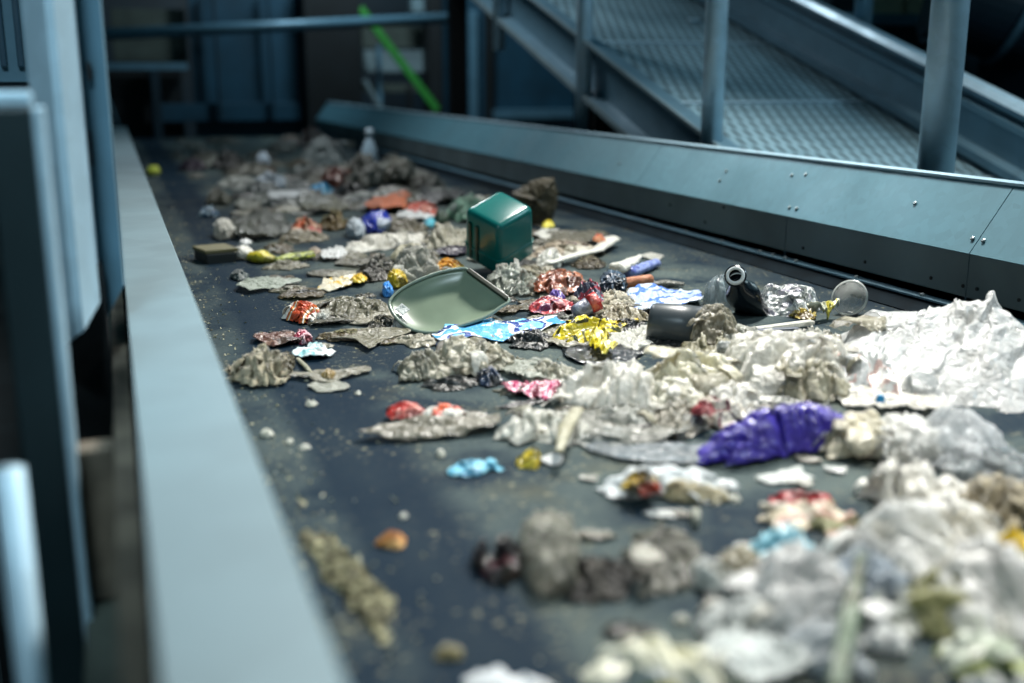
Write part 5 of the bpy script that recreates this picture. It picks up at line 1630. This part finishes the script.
# neck turns towards the viewer: axis from body centre up to the mouth
view = (EYE - nk).normalized()
ax2 = (ax * .45 + view * .8).normalized()
Lb = (nk - bb).length
R0 = 18 * mp
bm = lathe([(0, -R0 * 1.2), (R0 * .8, -R0 * 1.15), (R0, -R0 * .9), (R0, Lb * .30), (R0 * .9, Lb * .46), (R0 * .62, Lb * .66), (R0 * .45, Lb * .78), (R0 * .45, Lb * .9), (0, Lb * .92)], ax, bb, 32, .85)
for v in bm.verts:
    q = Vector(v.co) * 14
    v.co += Vector((noise.noise(q), noise.noise(q + Vector((9, 0, 0))), noise.noise(q + Vector((0, 9, 0))))) * .006
    v.co.z = max(v.co.z, .003)
hard_mesh('body', bm, M_BOT, bt, True)
nb = nk - ax2 * 9 * mp
bm = lathe([(9.5 * mp, -8 * mp), (9.5 * mp, 6 * mp), (11 * mp, 6 * mp), (11 * mp, 8 * mp), (7.5 * mp, 8.5 * mp), (7 * mp, -8 * mp)], ax2, nb, 28)
hard_mesh('neck', bm, M_BOT, bt, True)
bm = lathe([(6.2 * mp, 8 * mp), (6.2 * mp, 11 * mp), (8.6 * mp, 11.6 * mp), (9.6 * mp, 8 * mp)], ax2, nb, 28)
hard_mesh('neck_ring', bm, plain('white_ring_plastic', 'e3e6e6', .3), bt, True)['label'] = 'white neck ring'
cc = lump('film_scrap', 'plastic film', 'crushed clear bottle piece left of the black bottle', (700, 271, 738, 312), film('9fb0b6', .5, 99, .2, .2, '5a6468', .12, .5), .7, .0, .3, 1.5, 5, None, 'xz', None)

# crinkled silver packet, clear cup and bits at the skirt
lump('foil_packet', 'packet', 'crinkled silver foil packet right of the black bottle', (756, 281, 820, 318), litter_mat(('c3c6c4', 'dcdedd', 'a9adb0', 'd0d2d0', 'b5b2bd'), '77702f', .25, 1, .25, .0, 30, 4, .8), .62, 0, .4, 2.2, 6, [(-1, -1), (-.95, .2), (-.7, 1), (-.2, .7), (.3, .9), (.85, .8), (1, 0), (.7, -.9)], 'xz')
lump('crumpled_wrapper', 'wrapper', 'yellow-brown lower edge piece under the silver foil packet', (786, 305, 816, 321), prt('8d7a1c', '8d7a1c', '5d4a18', ps=18), .5, 0, .3, 1.5, 4, None, 'xy', GW)
sheet('crumpled_wrapper', 'wrapper', 'yellow and white curled wrapper between the silver packet and clear cup', (806, 296, 838, 322), prt('d5d3b8', 'd5d3b8', 'c9bd3a', '8d8a3a', ps=18), .7, .004, [(-1, -.8), (-.5, .1), (.2, .9), (1, 1), (.9, .3), (.2, -.5), (-.6, -1)], .7, 2, GW, dmax=1.0)
P = at(855, 320)
gc = empty('cup', P, 'clear dome-shaped plastic cup lying against the guard beside the white bag', 'cup')
mp = depth(P) / FPX
R0 = 18 * mp
ax = ((EYE - P).normalized() * .75 + RT * -.35 + Vector((0, 0, .25))).normalized()
c0 = P + wv * R0 * 1.2 + Vector((0, 0, R0 * 1.02))
M_CLEAR = film('b9c0bd', .5, 100, .15, .3, '7b7f74', .12, .15)
bm = lathe([(R0 * .35, -R0 * 1.1), (R0 * .62, -R0 * 1.05), (R0 * .85, -R0 * .6), (R0 * .97, 0), (R0 * .94, 0), (R0 * .8, -R0 * .62), (R0 * .58, -R0 * .98), (0, -R0 * 1.0)], ax, c0, 36)
hard_mesh('dome', bm, M_CLEAR, gc, True)
bm = lathe([(R0 * .95, -R0 * .02), (R0 * 1.04, -R0 * .02), (R0 * 1.04, R0 * .06), (R0 * .95, R0 * .06)], ax, c0, 36)
hard_mesh('rim', bm, film('cfd5d2', .8, 101, .1, .1, '8b8f84', .12, 0), gc, True)
o_ = mesh_obj('slat', bar(at(752, 330, .012), at(812, 322, .012), .022, .010, (0, 0, 1), .002), WHITE2)
tag(o_, 'pale flat slat lying below the silver foil packet', 'slat')
o_ = mesh_obj('strip', bar(at(734, 334, .012), at(798, 331, .012), .02, .018, (0, 0, 1), .003), plain('blue_grey_strip', '36414f', .5))
tag(o_, 'dark blue-grey strip lying in front of the pale slat', 'strip')

# dark tray at the left of the litter
P = at(228, 263)
ty = empty('tray', P, 'dark box-like tray with an olive top edge near the left rail', 'tray')
mp = depth(P) / FPX
rz = math.atan2(wv.y, wv.x) - math.pi / 2
def tbox(*a, bev=.003):
    b = box(*[t * mp for t in a[:6]], bev)
    b.transform(Matrix.Translation(P) @ Matrix.Rotation(math.radians(14), 4, 'Z'))
    return b
hard_mesh('base', tbox(-21, 9, 0, 40, 0, 10), plain('dark_tray_plastic', '131a1b', .5), ty)
hard_mesh('top_edge', tbox(-22, 12, 2, 42, 10.3, 14), plain('olive_tray_edge', '5c5738', .6), ty)['label'] = 'olive top edge'

# far white bottle standing on the heap
P = at(369, 164)
wb = empty('bottle', P, 'slim white plastic bottle standing upright at the far right of the belt', 'bottle')
mp = depth(P) / FPX
M_WB = plain('white_bottle_plastic', 'b9d3e3', .3)
bm = lathe([(0, 0), (8 * mp, 0), (8.5 * mp, 2 * mp), (7.5 * mp, 14 * mp), (4.5 * mp, 22 * mp), (3.2 * mp, 26 * mp), (0, 26 * mp)], (.04, 0, 1), P, 20)
hard_mesh('body', bm, M_WB, wb, True)
bm = lathe([(0, 26.1 * mp), (4 * mp, 26.1 * mp), (4 * mp, 33 * mp), (2.5 * mp, 35 * mp), (0, 35 * mp)], (.04, 0, 1), P, 20)
hard_mesh('cap', bm, plain('bottle_cap_plastic', 'c5d8e3', .3), wb, True)
